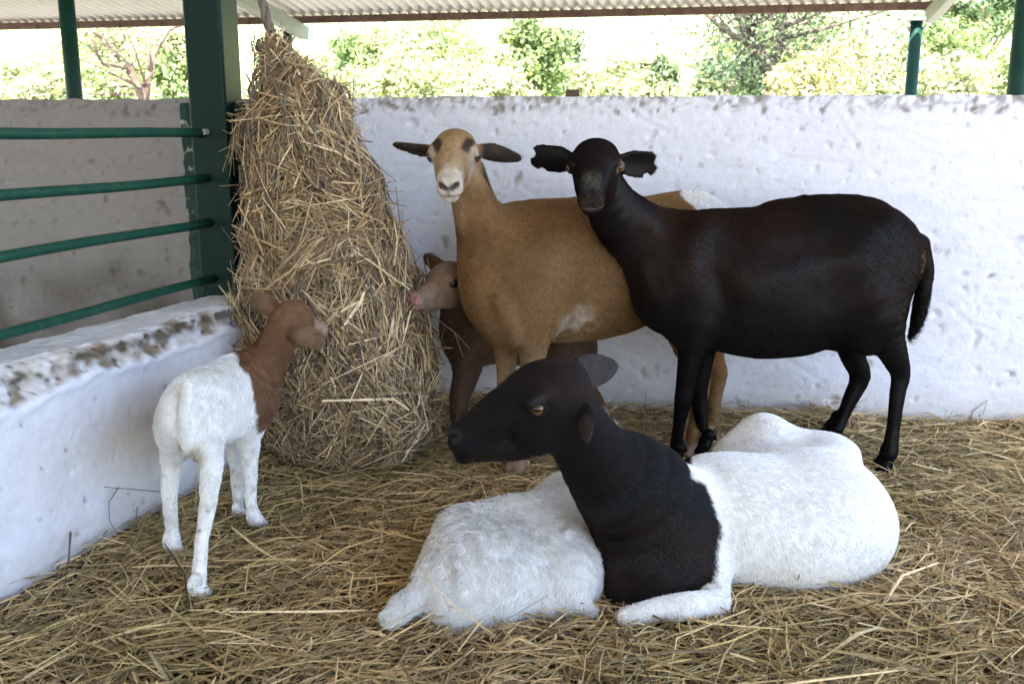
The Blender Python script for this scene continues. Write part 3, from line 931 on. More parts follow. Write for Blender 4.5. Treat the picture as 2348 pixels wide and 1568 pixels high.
# ------------------------------------------------------------------ the sheep
def flow_dir(back, down=0.6):
    bk = np.asarray(back, float)
    def f(p, n):
        return np.tile(bk + np.array([0, 0, -down]), (len(p), 1))
    return f
def flow_head(hd, back, down=0.55, reach=1.15):
    """hair runs away from the nose on the head, then back and down along the body"""
    bk = np.asarray(back, float) + np.array([0, 0, -down])
    c = hd['W'](.4, 0, 0)
    def f(p, n):
        w = sstep(reach * hd['L'], reach * .6 * hd['L'], np.linalg.norm(p - c, axis=1))[:, None]
        return bk[None] * (1 - w) + (-hd['x'] - .25 * hd['z'])[None] * w
    return f
def loc(hd, p):
    q = (p - hd['poll']) / hd['L']
    r = q @ hd['M'].T
    r[:, 1] /= hd['wid']
    return r

# ---- 1. black ewe standing side-on, head turned to the camera -----------------
B = Body()
ellp(B, 1668, 642, 2.78, 195, 150, .148, k=.08)
ellp(B, 1795, 655, 2.78, 205, 166, .172, k=.10)
ellp(B, 1962, 592, 2.77, 152, 131, .135, k=.09)
for s, yy in ((-1, 2.69), (1, 2.86)):
    ellp(B, 1992, 645, yy, 88, 142, .060, k=.07)
    ellp(B, 1580, 640, yy, 68, 148, .055, pitch=-.22, k=.06)
ellp(B, 1522, 640, 2.78, 76, 112, .095, k=.07)
ellp(B, 1585, 545, 2.78, 120, 50, .055, k=.06)
ellp(B, 1880, 480, 2.78, 110, 26, .05, k=.06)
Pn, R = chainp([(1558, 605, 2.78, 98), (1480, 550, 2.75, 80), (1415, 490, 2.71, 64), (1382, 425, 2.68, 50)])
B.chain(Pn, R, k=.05, squash=((0, 1, 0), 1.25))
for pts in ([(1597, 745, 2.70, 48), (1582, 815, 2.69, 27), (1571, 885, 2.70, 20), (1567, 915, 2.70, 19), (1556, 975, 2.71, 12.5), (1550, 1030, 2.71, 14), (1549, 1046, 2.71, 14)],
            [(1610, 750, 2.85, 44), (1612, 815, 2.85, 25), (1604, 885, 2.85, 19), (1603, 920, 2.85, 17), (1610, 975, 2.84, 12.5), (1615, 1025, 2.83, 13)],
            [(1992, 690, 2.69, 76), (2032, 772, 2.67, 40), (2050, 815, 2.67, 29), (2064, 858, 2.68, 21), (2058, 905, 2.67, 16), (2047, 985, 2.66, 13.5), (2040, 1040, 2.65, 17)],
            [(1985, 690, 2.86, 80), (1955, 780, 2.87, 38), (1955, 815, 2.87, 27), (1972, 862, 2.89, 22), (1950, 915, 2.88, 16), (1930, 960, 2.87, 13), (1920, 982, 2.86, 14)]):
    Pn, R = chainp(pts); B.chain(Pn, R, k=.035)
hoof(B, G(1546, 1068, .02), (-1, -.2), 1.0); hoof(B, G(1614, 1038, .02), (-1, -.1), 1.0)
hoof(B, G(2024, 1082, .0), (-.8, -.6), 1.05); hoof(B, G(1908, 995, .04), (-.9, -.3), 1.0)
ellp(B, 1945, 770, 2.78, 48, 36, .06, k=.05)                                  # udder
ellp(B, 1990, 735, 2.66, 20, 75, .03, pitch=.0, k=.05)
for c_, r_ in ((P(1925, 690, 2.56), (.10, .05, .11)), (P(1648, 640, 2.575), (.028, .06, .14)), (P(1880, 545, 2.585), (.12, .045, .05)), (P(1500, 590, 2.62), (.035, .05, .10))):
    B.ell(c_, r_, [(1, 0, .25), (0, 1, 0), (-.25, 0, 1)], k=.05, sub=True)
ellp(B, 2020, 520, 2.69, 28, 24, .03, k=.05)
Pn, R = chainp([(2110, 560, 2.77, 20), (2124, 620, 2.78, 15), (2113, 690, 2.78, 15), (2101, 742, 2.78, 12), (2086, 774, 2.78, 4)])
B.chain(Pn, R, k=.025)
hd = head(B, P(1369, 350, 2.68), P(1353, 458, 2.45), (0, .15, 1), wid=1.12, k=.025, eye_r=.055)
hb = hd['W'](.10, .19, -.06); hc = hd['W'](.10, -.19, -.06)
B.ear(hb, P(1512, 380, 2.72) - hb, (0, -.25, 1), .128, .034, cup=.25, tip=5, notches=((.80, -1.05, .015), (1.0, .35, .013), (.95, 1.0, .012)), base=.55)
B.ear(hc, P(1225, 360, 2.70) - hc, (0, -.25, 1), .128, .034, cup=.25, tip=5, notches=((.72, -1.05, .010), (.98, .25, .014), (.92, 1.2, .010)), base=.55)
hdK = hd
def col_black(V, Nv):
    C = np.tile(np.array([.0052, .0046, .0048]), (len(V), 1))
    w = sstep(.35, .62, V[:, 2]) * (.5 + .9 * noise(V, 7, 2)) * sstep(.1, .35, V[:, 0])
    C = mix(C, [.020, .0085, .0045], np.clip(w, 0, 1) * .75)
    q = loc(hdK, V)
    m = sstep(.62, .80, q[:, 0]) * sstep(1.0, .82, q[:, 0]) * sstep(.12, .04, np.abs(q[:, 1])) * sstep(-.05, .06, q[:, 2])
    C = mix(C, [.10, .095, .085], m * np.clip(.45 + .8 * noise(V, 190, 4), 0, 1))
    m2 = sstep(.93, .98, q[:, 0]) * sstep(.13, .1, np.abs(q[:, 1])) * (q[:, 2] > -.14) * (q[:, 2] < .02)
    C = mix(C, [.05, .035, .02], m2 * np.clip(.4 + noise(V, 160, 8), 0, 1))
    for c, ax, er in hdK['eyes']:
        C = mix(C, [.035, .022, .012], near_pt(V, c + ax * er * .6, er * .9, er * 1.25) * .9)
    c, ax, er = hdK['eyes'][1]
    dd = np.linalg.norm(V - (c + ax * er * .6), axis=1)
    C = mix(C, [.17, .115, .08], sstep(er * 1.5, er * 1.15, dd) * .8)
    lip = sstep(.018, .006, np.abs(q[:, 2] + .112)) * sstep(.88, .94, q[:, 0]) * sstep(.13, .10, np.abs(q[:, 1]))
    C = mix(C, [.13, .12, .11], lip * .8)
    t = near_pt(V, P(2118, 605, 2.70), .02, .05) * np.clip(noise(V, 120, 5) * 2, 0, 1)
    C = mix(C, [.25, .16, .07], t)
    return C
def len_black(V, Nv):
    q = loc(hdK, V)
    h = near_pt(V, hdK['W'](.45, 0, 0), .62 * hdK['L'], .95 * hdK['L'])
    leg = sstep(.38, .28, V[:, 2])
    tail = near_pt(V, P(2100, 740, 2.78), .05, .12)
    ridge = sstep(.72, .78, V[:, 2]) * sstep(.3, .5, V[:, 0]) * sstep(1.0, .8, V[:, 0])
    return 1 - .62 * h - .45 * leg * (1 - tail) + 1.2 * tail + 1.0 * ridge
finish_animal('ewe', 'tall black ewe standing side-on by the wall with ragged notched ears and amber eyes', 'sheep', B,
              (G(1800, 1050)[0], 2.76, 0), col_black, .0050, (.20, .10, .035), hd,
              dict(count=95000, length=.010, fnoise=.08, flow=flow_head(hd, (.9, 0, 0), .55), lift=.22, radius=.00055, lenfn=len_black, seed=31), black=True, under=.8, var=.5, tuft=.0018, tscale=14)

# ---- 2. brown ewe facing the camera, body angled away to the right ------------
B = Body(); YW = .42
ellp(B, 1265, 625, 2.86, 0, 158, .150, yaw=YW, rlen=.27, k=.08)
ellp(B, 1400, 612, 2.94, 0, 156, .168, yaw=YW, rlen=.25, k=.10)
ellp(B, 1570, 565, 3.02, 0, 126, .135, yaw=YW, rlen=.19, k=.10)
ellp(B, 1248, 655, 2.715, 0, 125, .062, yaw=YW, rlen=.09, k=.045)
ellp(B, 1138, 645, 2.80, 0, 118, .05, yaw=YW, rlen=.09, k=.08)
ellp(B, 1160, 662, 2.74, 66, 108, .10, k=.07)
ellp(B, 1155, 742, 2.70, 42, 40, .05, k=.06)
ellp(B, 1200, 525, 2.86, 0, 55, .06, yaw=YW, rlen=.14, k=.06)
for yy, uu in ((2.93, 1590), (3.10, 1600)):
    ellp(B, uu, 620, yy, 0, 130, .06, yaw=YW, rlen=.12, k=.08)
Pn, R = chainp([(1172, 605, 2.80, 92), (1120, 545, 2.77, 70), (1090, 475, 2.74, 53), (1068, 400, 2.73, 47)])
B.chain(Pn, R, k=.05)
B.chain(*chainp([(1098, 600, 2.70, 22), (1118, 690, 2.67, 24), (1150, 755, 2.66, 18), (1172, 782, 2.66, 10)]), k=.05)
B.chain(*chainp([(1142, 690, 2.62, 12), (1168, 752, 2.62, 14), (1180, 780, 2.63, 8)]), k=.03)
for pts in ([(1228, 715, 2.70, 48), (1224, 780, 2.68, 35), (1219, 850, 2.67, 25), (1214, 890, 2.67, 24), (1202, 975, 2.67, 15), (1193, 1045, 2.66, 17), (1190, 1060, 2.66, 17)],
            [(1158, 715, 2.78, 42), (1160, 790, 2.77, 27), (1161, 860, 2.76, 21), (1161, 890, 2.76, 21), (1163, 980, 2.75, 14), (1165, 1035, 2.74, 16)],
            [(1585, 660, 2.95, 85), (1575, 770, 2.93, 42), (1590, 830, 2.93, 27), (1608, 872, 2.94, 21), (1596, 960, 2.87, 15), (1587, 1020, 2.83, 18)],
            [(1620, 660, 3.08, 78), (1625, 780, 3.08, 38), (1638, 830, 3.09, 24), (1646, 858, 3.10, 21), (1638, 920, 3.08, 15), (1632, 965, 3.06, 16)]):
    Pn, R = chainp(pts); B.chain(Pn, R, k=.035)
hoof(B, G(1187, 1082, .01), (-.55, -.83), 1.15); hoof(B, G(1165, 1058, .01), (-.5, -.85), 1.1)
hoof(B, G(1582, 1042, .01), (-.8, -.5), 1.1); hoof(B, G(1628, 985, .03), (-.8, -.5), 1.0)
Pn, R = chainp([(1660, 520, 3.12, 22), (1682, 570, 3.15, 15), (1685, 640, 3.15, 12), (1680, 700, 3.15, 7)])
B.chain(Pn, R, k=.02)
hd = head(B, P(1047, 328, 2.75), P(1028, 428, 2.52), (.0, .2, 1), wid=1.06, k=.025, eye_r=.058, muz=1.05)
hb = hd['W'](.09, .20, -.05); hc = hd['W'](.09, -.20, -.03)
B.ear(hb, P(1204, 366, 2.76) - hb, (.05, -.45, 1), .128, .024, cup=-.5, base=.6, tip=1.35)
B.ear(hc, P(913, 333, 2.76) - hc, (-.05, -1.1, .6), .125, .024, cup=-.5, base=.6, tip=1.3)
hdB = hd
WHITE_RUMP = P(1640, 470, 2.98)
def col_brown(V, Nv):
    C = np.tile(np.array([.185, .098, .038]), (len(V), 1))
    C = mix(C, [.25, .145, .064], np.clip(.5 + .8 * noise(V, 6, 3), 0, 1) * .7)
    C = mix(C, [.115, .066, .030], sstep(-.1, .5, noise(V, 9, 12)) * .45)
    leg = sstep(.42, .25, V[:, 2]) * sstep(.3, .1, V[:, 0])
    C = mix(C, [.31, .20, .11], leg)
    flank = near_pt(V, P(1300, 740, 2.76), .05, .11) * sstep(-.3, .2, noise(V, 14, 9) + .3)
    C = mix(C, [.56, .47, .37], flank * .65)
    rw = near_pt(V, WHITE_RUMP, .10, .125) + .28 * noise(V, 22, 6)
    C = mix(C, [.72, .69, .65], sstep(.35, .6, rw))
    q = loc(hdB, V)
    hw = near_pt(V, hdB['W'](.45, 0, -.03), .66 * hdB['L'], .86 * hdB['L'])
    C = mix(C, [.30, .185, .085], hw * sstep(.0, .15, q[:, 0]) * sstep(-.45, -.2, q[:, 2]))
    br = hw * sstep(.16, .05, np.abs(q[:, 1])) * sstep(.2, .75, q[:, 0])
    C = mix(C, [.38, .265, .15], br * .8)
    sd = hw * sstep(.42, .6, q[:, 0]) * sstep(.0, .14, q[:, 2] + .3 * np.abs(q[:, 1])) * 0
    mz = hw * sstep(.70, .88, q[:, 0] + .10 * noise(V, 60, 4))
    C = mix(C, [.56, .49, .42], mz * .9)
    ck = hw * sstep(.12, .2, np.abs(q[:, 1])) * sstep(.30, .42, q[:, 0]) * sstep(.72, .5, q[:, 0]) * sstep(-.25, -.05, q[:, 2])
    C = mix(C, [.46, .36, .29], ck * .8)
    for s in (-1, 1):
        e = np.sqrt(((q[:, 0] - .375) / .14) ** 2 + ((q[:, 1] * s - .155 - .25 * (.375 - q[:, 0])) / .05) ** 2 + ((q[:, 2] - .13) / .15) ** 2) + .25 * noise(V, 55, 3)
        C = mix(C, [.022, .016, .014], sstep(1.25, .70, e) * .92)
        nn = np.sqrt(((q[:, 0] - .97) / .075) ** 2 + ((q[:, 1] * s - .055) / .055) ** 2 + ((q[:, 2] - (-.012 + .35 * (q[:, 1] * s - .055))) / .032) ** 2)
        C = mix(C, [.035, .028, .03], sstep(1.25, .8, nn) * .95)
    lip = sstep(.02, .006, np.abs(q[:, 2] + .122 + .004 * noise(V, 90, 2))) * sstep(.7, .75, q[:, 0]) * hw
    C = mix(C, [.05, .035, .03], lip * sstep(.06, .13, np.abs(q[:, 1])) * .9 + lip * .5)
    ph = sstep(.012, .004, np.abs(q[:, 1])) * sstep(.96, .985, q[:, 0]) * (q[:, 2] < -.01) * (q[:, 2] > -.13)
    C = mix(C, [.06, .04, .04], ph * .8)
    for c, ax, er in hdB['eyes']:
        C = mix(C, [.05, .035, .03], near_pt(V, c + ax * er * .6, er * .95, er * 1.25) * .9)
    # dark inner ears
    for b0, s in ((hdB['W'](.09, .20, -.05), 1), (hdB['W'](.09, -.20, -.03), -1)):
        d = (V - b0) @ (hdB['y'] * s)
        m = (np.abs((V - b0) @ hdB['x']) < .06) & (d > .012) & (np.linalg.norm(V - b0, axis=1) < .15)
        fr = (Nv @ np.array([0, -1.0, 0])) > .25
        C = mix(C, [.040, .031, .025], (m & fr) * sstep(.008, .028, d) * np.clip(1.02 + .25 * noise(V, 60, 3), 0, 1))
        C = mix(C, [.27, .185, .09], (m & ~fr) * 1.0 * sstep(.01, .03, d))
    hf = sstep(.06, .035, V[:, 2])
    C = mix(C, [.40, .27, .20], hf)
    return C
def len_brown(V, Nv):
    h = near_pt(V, hdB['W'](.45, 0, 0), .62 * hdB['L'], .95 * hdB['L'])
    leg = sstep(.40, .30, V[:, 2])
    return 1 - .65 * h - .4 * leg
finish_animal('ewe', 'light brown ewe facing the camera with dark brow patches, pale muzzle and white rump patch', 'sheep', B,
              (.25, 2.88, 0), col_brown, .0048, (.20, .09, .03), hd,
              dict(count=85000, length=.0095, fnoise=.10, flow=flow_head(hd, (.75, .3, 0), .75), lift=.20, radius=.00055, lenfn=len_brown, seed=32), under=.66, var=.38, tuft=.0016, tscale=16)

# ---- 3. brown lamb behind the brown ewe, nose in the hay ---------------------
B = Body()
ellp(B, 1190, 742, 3.10, 150, 97, .078, k=.06)
ellp(B, 1075, 765, 3.09, 66, 82, .060, k=.05)
ellp(B, 1285, 758, 3.11, 66, 90, .075, k=.06)
B.chain(*chainp([(1075, 745, 3.09, 60), (1055, 695, 3.02, 45), (1054, 655, 2.94, 38)]), k=.03)
for pts in ([(1066, 800, 3.05, 38), (1062, 855, 3.05, 24), (1049, 905, 3.05, 18), (1047, 925, 3.05, 17), (1044, 965, 3.05, 11), (1043, 985, 3.04, 13)],
            [(1085, 800, 3.14, 34), (1078, 860, 3.14, 20), (1062, 910, 3.14, 15), (1058, 960, 3.13, 10), (1057, 975, 3.13, 11)],
            [(1300, 785, 3.07, 56), (1322, 850, 3.07, 32), (1350, 895, 3.08, 19), (1363, 912, 3.08, 16), (1388, 955, 3.05, 11), (1398, 975, 3.04, 12)],
            [(1310, 785, 3.16, 50), (1318, 850, 3.16, 28), (1335, 905, 3.17, 15), (1335, 955, 3.16, 10), (1333, 975, 3.15, 11)]):
    B.chain(*chainp(pts), k=.025)
hoof(B, G(1042, 992, .02), (-1, -.1), .7); hoof(B, G(1055, 985, .02), (-1, -.1), .7)
hoof(B, G(1400, 985, .02), (-1, -.2), .7); hoof(B, G(1331, 983, .02), (-1, -.2), .7)
hd = head(B, P(1056, 634, 2.91), P(941, 681, 2.75), (-.05, .0, 1), wid=1.0, lamb=True, k=.02, eye_r=.062)
hb = hd['W'](.06, -.20, .02)
B.ear(hb, P(956, 570, 2.98) - hb, (.5, -.1, .8), .10, .022, th=.0035, cup=.4)
hb2 = hd['W'](.04, .22, -.02)
B.ear(hb2, P(1095, 660, 2.88) - hb2, (0, 0, 1), .08, .02, th=.0035, cup=-.4)
B.chain(*chainp([(1345, 740, 3.11, 12), (1358, 790, 3.12, 11), (1360, 850, 3.12, 6)]), k=.02)
hdL = hd
def col_blamb(V, Nv):
    C = np.tile(np.array([.165, .10, .068]), (len(V), 1))
    C = mix(C, [.095, .055, .038], np.clip(.5 + noise(V, 12, 3), 0, 1))
    q = loc(hdL, V)
    hw = near_pt(V, hdL['W'](.5, 0, -.05), .55 * hdL['L'], .75 * hdL['L'])
    C = mix(C, [.225, .15, .105], hw * sstep(.12, .45, q[:, 0] + .12 * noise(V, 30, 5)))
    C = mix(C, [.33, .25, .20], hw * sstep(.5, .75, q[:, 0]) * sstep(.1, -.1, q[:, 2]) * .8)
    C = mix(C, [.40, .20, .18], hw * sstep(.9, .97, q[:, 0]))
    C = mix(C, [.15, .085, .055], sstep(.25, .15, V[:, 2]) * .8)
    pale = near_pt(V, P(1400, 960, 3.04), .03, .06)
    C = mix(C, [.55, .36, .26], pale)
    for c, ax, er in hdL['eyes']:
        C = mix(C, [.03, .018, .016], near_pt(V, c + ax * er * .6, er * .9, er * 1.3) * .9)
    return C
finish_animal('lamb', 'dark brown lamb with a pink nose half hidden behind the light brown ewe', 'sheep', B,
              (0.03, 3.1, 0), col_blamb, .0042, (.012, .008, .008), hd,
              dict(count=32000, length=.013, flow=flow_head(hd, (1, 0, 0), .6), lift=.3, radius=.0004, seed=33,
                   lenfn=lambda V, Nv: 1 - .6 * near_pt(V, hdL['W'](.5, 0, 0), .5 * hdL['L'], .8 * hdL['L'])))

# ---- 4. white lamb with brown head and neck, standing at the low wall ---------
B = Body()
YL = math.radians(72)
ellp(B, 446, 938, 2.06, 0, 84, .046, yaw=YL, rlen=.105, k=.04)
ellp(B, 492, 930, 2.17, 0, 92, .064, yaw=YL, rlen=.15, pitch=.05, k=.06)
ellp(B, 546, 902, 2.29, 0, 88, .054, yaw=YL, rlen=.10, k=.06)
ellp(B, 414, 975, 2.06, 0, 62, .024, yaw=YL, rlen=.066, k=.03)
ellp(B, 472, 978, 2.03, 0, 64, .026, yaw=YL, rlen=.070, k=.03)
ellp(B, 577, 925, 2.32, 0, 60, .050, yaw=YL, rlen=.07, k=.05)
B.chain(*chainp([(572, 895, 2.30, 58), (608, 838, 2.31, 47), (636, 785, 2.32, 41), (652, 748, 2.33, 38)]), k=.04)
for pts in ([(475, 1020, 2.01, 33), (484, 1068, 1.99, 24), (481, 1110, 1.96, 20), (477, 1150, 1.95, 17.5), (472, 1185, 1.945, 15.5), (463, 1235, 1.93, 13.5), (458, 1290, 1.91, 14.5), (456, 1325, 1.90, 17)],
            [(402, 1020, 2.07, 30), (394, 1070, 2.07, 22), (388, 1120, 2.06, 17), (389, 1155, 2.06, 15), (394, 1205, 2.085, 12), (396, 1240, 2.09, 14.5)],
            [(566, 960, 2.29, 34), (572, 1040, 2.285, 19), (572, 1095, 2.285, 16), (572, 1120, 2.28, 14), (577, 1165, 2.27, 11.5), (583, 1190, 2.26, 14)],
            [(532, 960, 2.36, 30), (541, 1050, 2.35, 17), (545, 1105, 2.35, 14), (546, 1150, 2.34, 11.5), (548, 1175, 2.33, 13)]):
    B.chain(*chainp(pts), k=.022)
hoof(B, G(457, 1374, .0), (.2, 1), .82); hoof(B, G(398, 1273, .0), (.15, 1), .78)
hoof(B, G(590, 1209, .0), (.5, .6), .74); hoof(B, G(551, 1191, .0), (.3, 1), .72)
B.chain(*chainp([(434, 885, 1.985, 12), (424, 935, 1.965, 10), (424, 985, 1.962, 9), (428, 1028, 1.968, 5)]), k=.015)
hd = head(B, P(645, 722, 2.33), P(750, 754, 2.46), (.62, -.42, 1), wid=1.0, lamb=True, k=.025, eye_r=.06)
hb = P(634, 716, 2.36)
B.ear(hb, P(564, 683, 2.40) - hb, (.45, 0, -.9), .080, .025, th=.0035, cup=-.3, tip=3.0, base=.62)
hb2 = P(670, 762, 2.285)
B.ear(hb2, P(757, 791, 2.285) - hb2, (.3, 0, .95), .080, .023, th=.0035, cup=-.3, tip=3.0, base=.62)
hdW = hd
bd = [(548, 823), (572, 845), (584, 905), (592, 950), (597, 980)]
BX = np.array([P(u, v, 2.28)[2] for u, v in bd])[::-1]; BV = np.array([P(u, v, 2.28)[0] for u, v in bd])[::-1]
def col_wlamb(V, Nv):
    xb = np.interp(V[:, 2], BX, BV)
    s = (V[:, 0] - xb) + .35 * (V[:, 1] - 2.27) + .006 * noise(V, 60, 4)
    hi = V[:, 2] > BX.min() - .006
    br = sstep(-.004, .004, s) * hi
    br = np.maximum(br, sstep(.62, .66, V[:, 2]) * (V[:, 1] > 2.3))
    W = np.tile(np.array([.83, .82, .80]), (len(V), 1))
    dirt = np.clip(noise(V, 38, 7) * 2.2 - .55, 0, 1) * sstep(.35, .1, V[:, 2])
    W = mix(W, [.42, .36, .29], dirt * .7)
    dk = np.clip(noise(V, 75, 17) * 3.0 - 1.35, 0, 1) * sstep(.24, .18, V[:, 2])
    W = mix(W, [.06, .05, .045], dk)
    W = mix(W, [.45, .38, .28], near_pt(V, P(445, 1035, 1.99), .015, .045) * .8)
    W = mix(W, [.48, .42, .38], sstep(.03, .015, V[:, 2]) * .8)
    Bc = np.tile(np.array([.165, .085, .045]), (len(V), 1))
    Bc = mix(Bc, [.10, .048, .025], np.clip(noise(V, 25, 3), 0, 1))
    q = loc(hdW, V)
    hw = near_pt(V, hdW['W'](.5, 0, 0), .5 * hdW['L'], .7 * hdW['L'])
    Bc = mix(Bc, [.33, .225, .16], hw * sstep(.42, .65, q[:, 0]))
    er = np.zeros(len(V))
    for b0, e0 in ((P(634, 716, 2.36), P(564, 683, 2.40)), (P(670, 762, 2.285), P(757, 791, 2.285))):
        er = np.maximum(er, near_pt(V, (b0 + e0) / 2 * 1.0 + (e0 - b0) * .12, .036, .050))
    Bc = mix(Bc, [.215, .135, .082], er)
    return mix(W, Bc, br)
finish_animal('lamb', 'white lamb with brown head and neck standing beside the low whitewashed wall', 'sheep', B,
              (-.69, 2.15, 0), col_wlamb, .0036, (.012, .008, .008), hd,
              dict(count=60000, length=.015, flow=flow_head(hd, (-.15, -.8, 0), .9), lift=.22, radius=.00045, seed=34, wave=.12,
                   lenfn=lambda V, Nv: 1 - .6 * near_pt(V, hdW['W'](.5, 0, 0), .5 * hdW['L'], .8 * hdW['L']) - .55 * sstep(.24, .16, V[:, 2])
                                       - .45 * ((V[:, 2] > .58) & ((V[:, 0] < -.60) | (V[:, 0] > -.50)))), under=.92, var=.12, tuft=.0022, tscale=34)

# ---- 5. lying ewe, black head and neck, white body ---------------------------
B = Body()
c = P(1790, 1200, 2.08)
B.ell(c, (.245, .200, .148), k=.06)
c = P(1886, 1182, 2.13); B.ell(c, (.112, .160, .138), k=.09)
c = P(1770, 1072, 2.34); B.ell(c, (.155, .11, .108), [(1, 0, -.12), (0, 1, 0), (.12, 0, 1)], k=.028)
c = P(1752, 992, 2.36); B.ell(c, (.045, .06, .040), k=.06)
c = P(1870, 1082, 2.30); B.ell(c, (.10, .11, .078), k=.06)
c = P(1925, 1034, 2.26); B.ell(c, (.03, .05, .018), k=.07)
c = P(1640, 1180, 2.06); B.ell(c, (.15, .15, .130), k=.07)
c = P(1525, 1245, 1.99); B.ell(c, (.118, .125, .150), k=.06)
c = P(1490, 1350, 1.91); B.ell(c, (.095, .085, .07), k=.05)
c = P(1590, 1320, 1.92); B.ell(c, (.045, .060, .085), [(1, 0, .1), (0, 1, 0), (-.1, 0, 1)], k=.05)
B.chain(*chainp([(1308, 962, 1.88, 74), (1378, 1062, 1.91, 93), (1460, 1135, 1.95, 132), (1515, 1225, 1.98, 140)]), k=.05, squash=((0, 1, 0), 1.25))
B.chain(*chainp([(1622, 1290, 1.92, 38), (1640, 1345, 1.86, 32), (1643, 1380, 1.82, 28)]), k=.035)
B.chain(*chainp([(1640, 1380, 1.82, 28), (1575, 1390, 1.79, 31), (1525, 1394, 1.785, 27), (1470, 1404, 1.775, 22), (1436, 1412, 1.77, 19)]), k=.012)
hd = head(B, P(1331, 872, 1.90), P(1022, 1006, 1.83), (-.05, -.03, 1), wid=.98, k=.03, eye_r=.054, carve=1.5)
hb = hd['W'](.08, .19, -.09)
B.ear(hb, P(1344, 992, 1.79) - hb, (1, -.55, .45), .092, .0175, th=.003, cup=-.5, base=.7, tip=1.1, k=.006)
hb2 = hd['W'](.04, -.17, .0)
B.ear(hb2, P(1394, 842, 2.0) - hb2, (.45, -.15, -1), .125, .034, th=.0045, cup=-.35, base=.85, tip=1.5, k=.008)
hdE = hd
bz = [(1560, 1050, 2.04), (1612, 1100, 1.97), (1643, 1190, 1.92), (1642, 1250, 1.9), (1620, 1330, 1.87), (1608, 1400, 1.84)]
EZ = np.array([P(*t)[2] for t in bz])[::-1]; EX = np.array([P(*t)[0] for t in bz])[::-1]
fl_top = P(1560, 1388, 1.79)[2]
def hdE_rim_glint(q):  # wet nostril and upper lid highlights, painted in as lighter grey
    e = 0
    for s in (-1, 1):
        d = np.sqrt(((q[:, 0] - .965) / .05) ** 2 + ((q[:, 1] - s * .07) / .05) ** 2 + ((q[:, 2] - .02) / .035) ** 2)
        e = np.maximum(e, sstep(1.7, 1.1, d) * sstep(.5, .9, d))
    lid = np.sqrt(((q[:, 0] - .36) / .075) ** 2 + ((q[:, 2] - .085) / .018) ** 2)
    return np.maximum(e, sstep(1.4, .7, lid) * (q[:, 1] > .1)) * .8
def col_lying(V, Nv):
    xb = np.interp(V[:, 2], EZ, EX)
    s = V[:, 0] - xb + .007 * noise(V, 45, 4) + .004 * noise(V, 160, 5)
    wh = sstep(-.003, .004, s)
    leg = np.zeros(len(V), bool)
    for a_, b_, r_ in (((1640, 1350, 1.86), (1640, 1380, 1.82), 36), ((1640, 1380, 1.82), (1575, 1390, 1.79), 37), ((1575, 1390, 1.79), (1525, 1394, 1.785), 35), ((1525, 1394, 1.785), (1436, 1412, 1.77), 29)):
        pa, pb = P(*a_), P(*b_); ab = pb - pa; tq = np.clip((V - pa) @ ab / (ab @ ab), 0, 1)
        leg |= np.linalg.norm(V - pa - tq[:, None] * ab, axis=1) < r_ * mpp(pa) + .003 * noise(V, 60, 3)
    wh = np.maximum(wh, leg * 1.0)
    K = np.tile(np.array([.0052, .0045, .0048]), (len(V), 1))
    K = mix(K, [.020, .0105, .0075], np.clip(noise(V, 8, 2) * 1.6 + .15, 0, 1) * .8)
    q = loc(hdE, V)
    b1 = hdE['W'](.08, .19, -.09); d1 = unit(P(1344, 992, 1.79) - b1); tt1 = (V - b1) @ d1; r1 = np.linalg.norm(V - b1 - tt1[:, None] * d1, axis=1)
    K = mix(K, [.034, .024, .020], sstep(.02, .05, tt1) * (tt1 < .11) * sstep(.020, .010, r1) * (V[:, 1] < 1.835) * .9)
    e2 = hdE['W'](.04, -.17, .0); K = mix(K, [.042, .035, .035], sstep(.018, .04, np.linalg.norm(V - e2, axis=1)) * near_pt(V, P(1365, 858, 1.98), .075, .085) * (V[:, 1] > 1.93) * (V[:, 0] > P(1325, 870, 1.95)[0]))
    K = mix(K, [.030, .029, .032], hdE_rim_glint(q))
    for c, ax, er in hdE['eyes']:
        K = mix(K, [.02, .014, .012], near_pt(V, c + ax * er * .6, er * .9, er * 1.3) * .9)
    W = np.tile(np.array([.84, .83, .81]), (len(V), 1))
    W = mix(W, [.60, .53, .42], np.clip(noise(V, 16, 8) * 1.6 - .6, 0, 1) * sstep(.2, .12, np.abs(V[:, 2] - .22)) * .35)
    W = mix(W, [.25, .2, .15], np.clip(noise(V, 95, 27) * 3 - 1.75, 0, 1) * .8)
    return mix(K, W, wh)
finish_animal('ewe', 'ewe lying in the straw with black head and neck, white body and amber eye', 'sheep', B,
              (.5, 2.0, 0), col_lying, .0042, (.22, .105, .022), hd,
              dict(count=120000, length=.0135, fnoise=.07, flow=flow_head(hd, (.45, .1, 0), 1.0), lift=.22, radius=.00046, seed=35,
                   lenfn=lambda V, Nv: 1 - .62 * near_pt(V, hdE['W'](.45, 0, 0), .62 * hdE['L'], .95 * hdE['L'])), under=.88, var=.20, hairmat=M_HAIR_SLEEK, tuft=.0005, tscale=22)

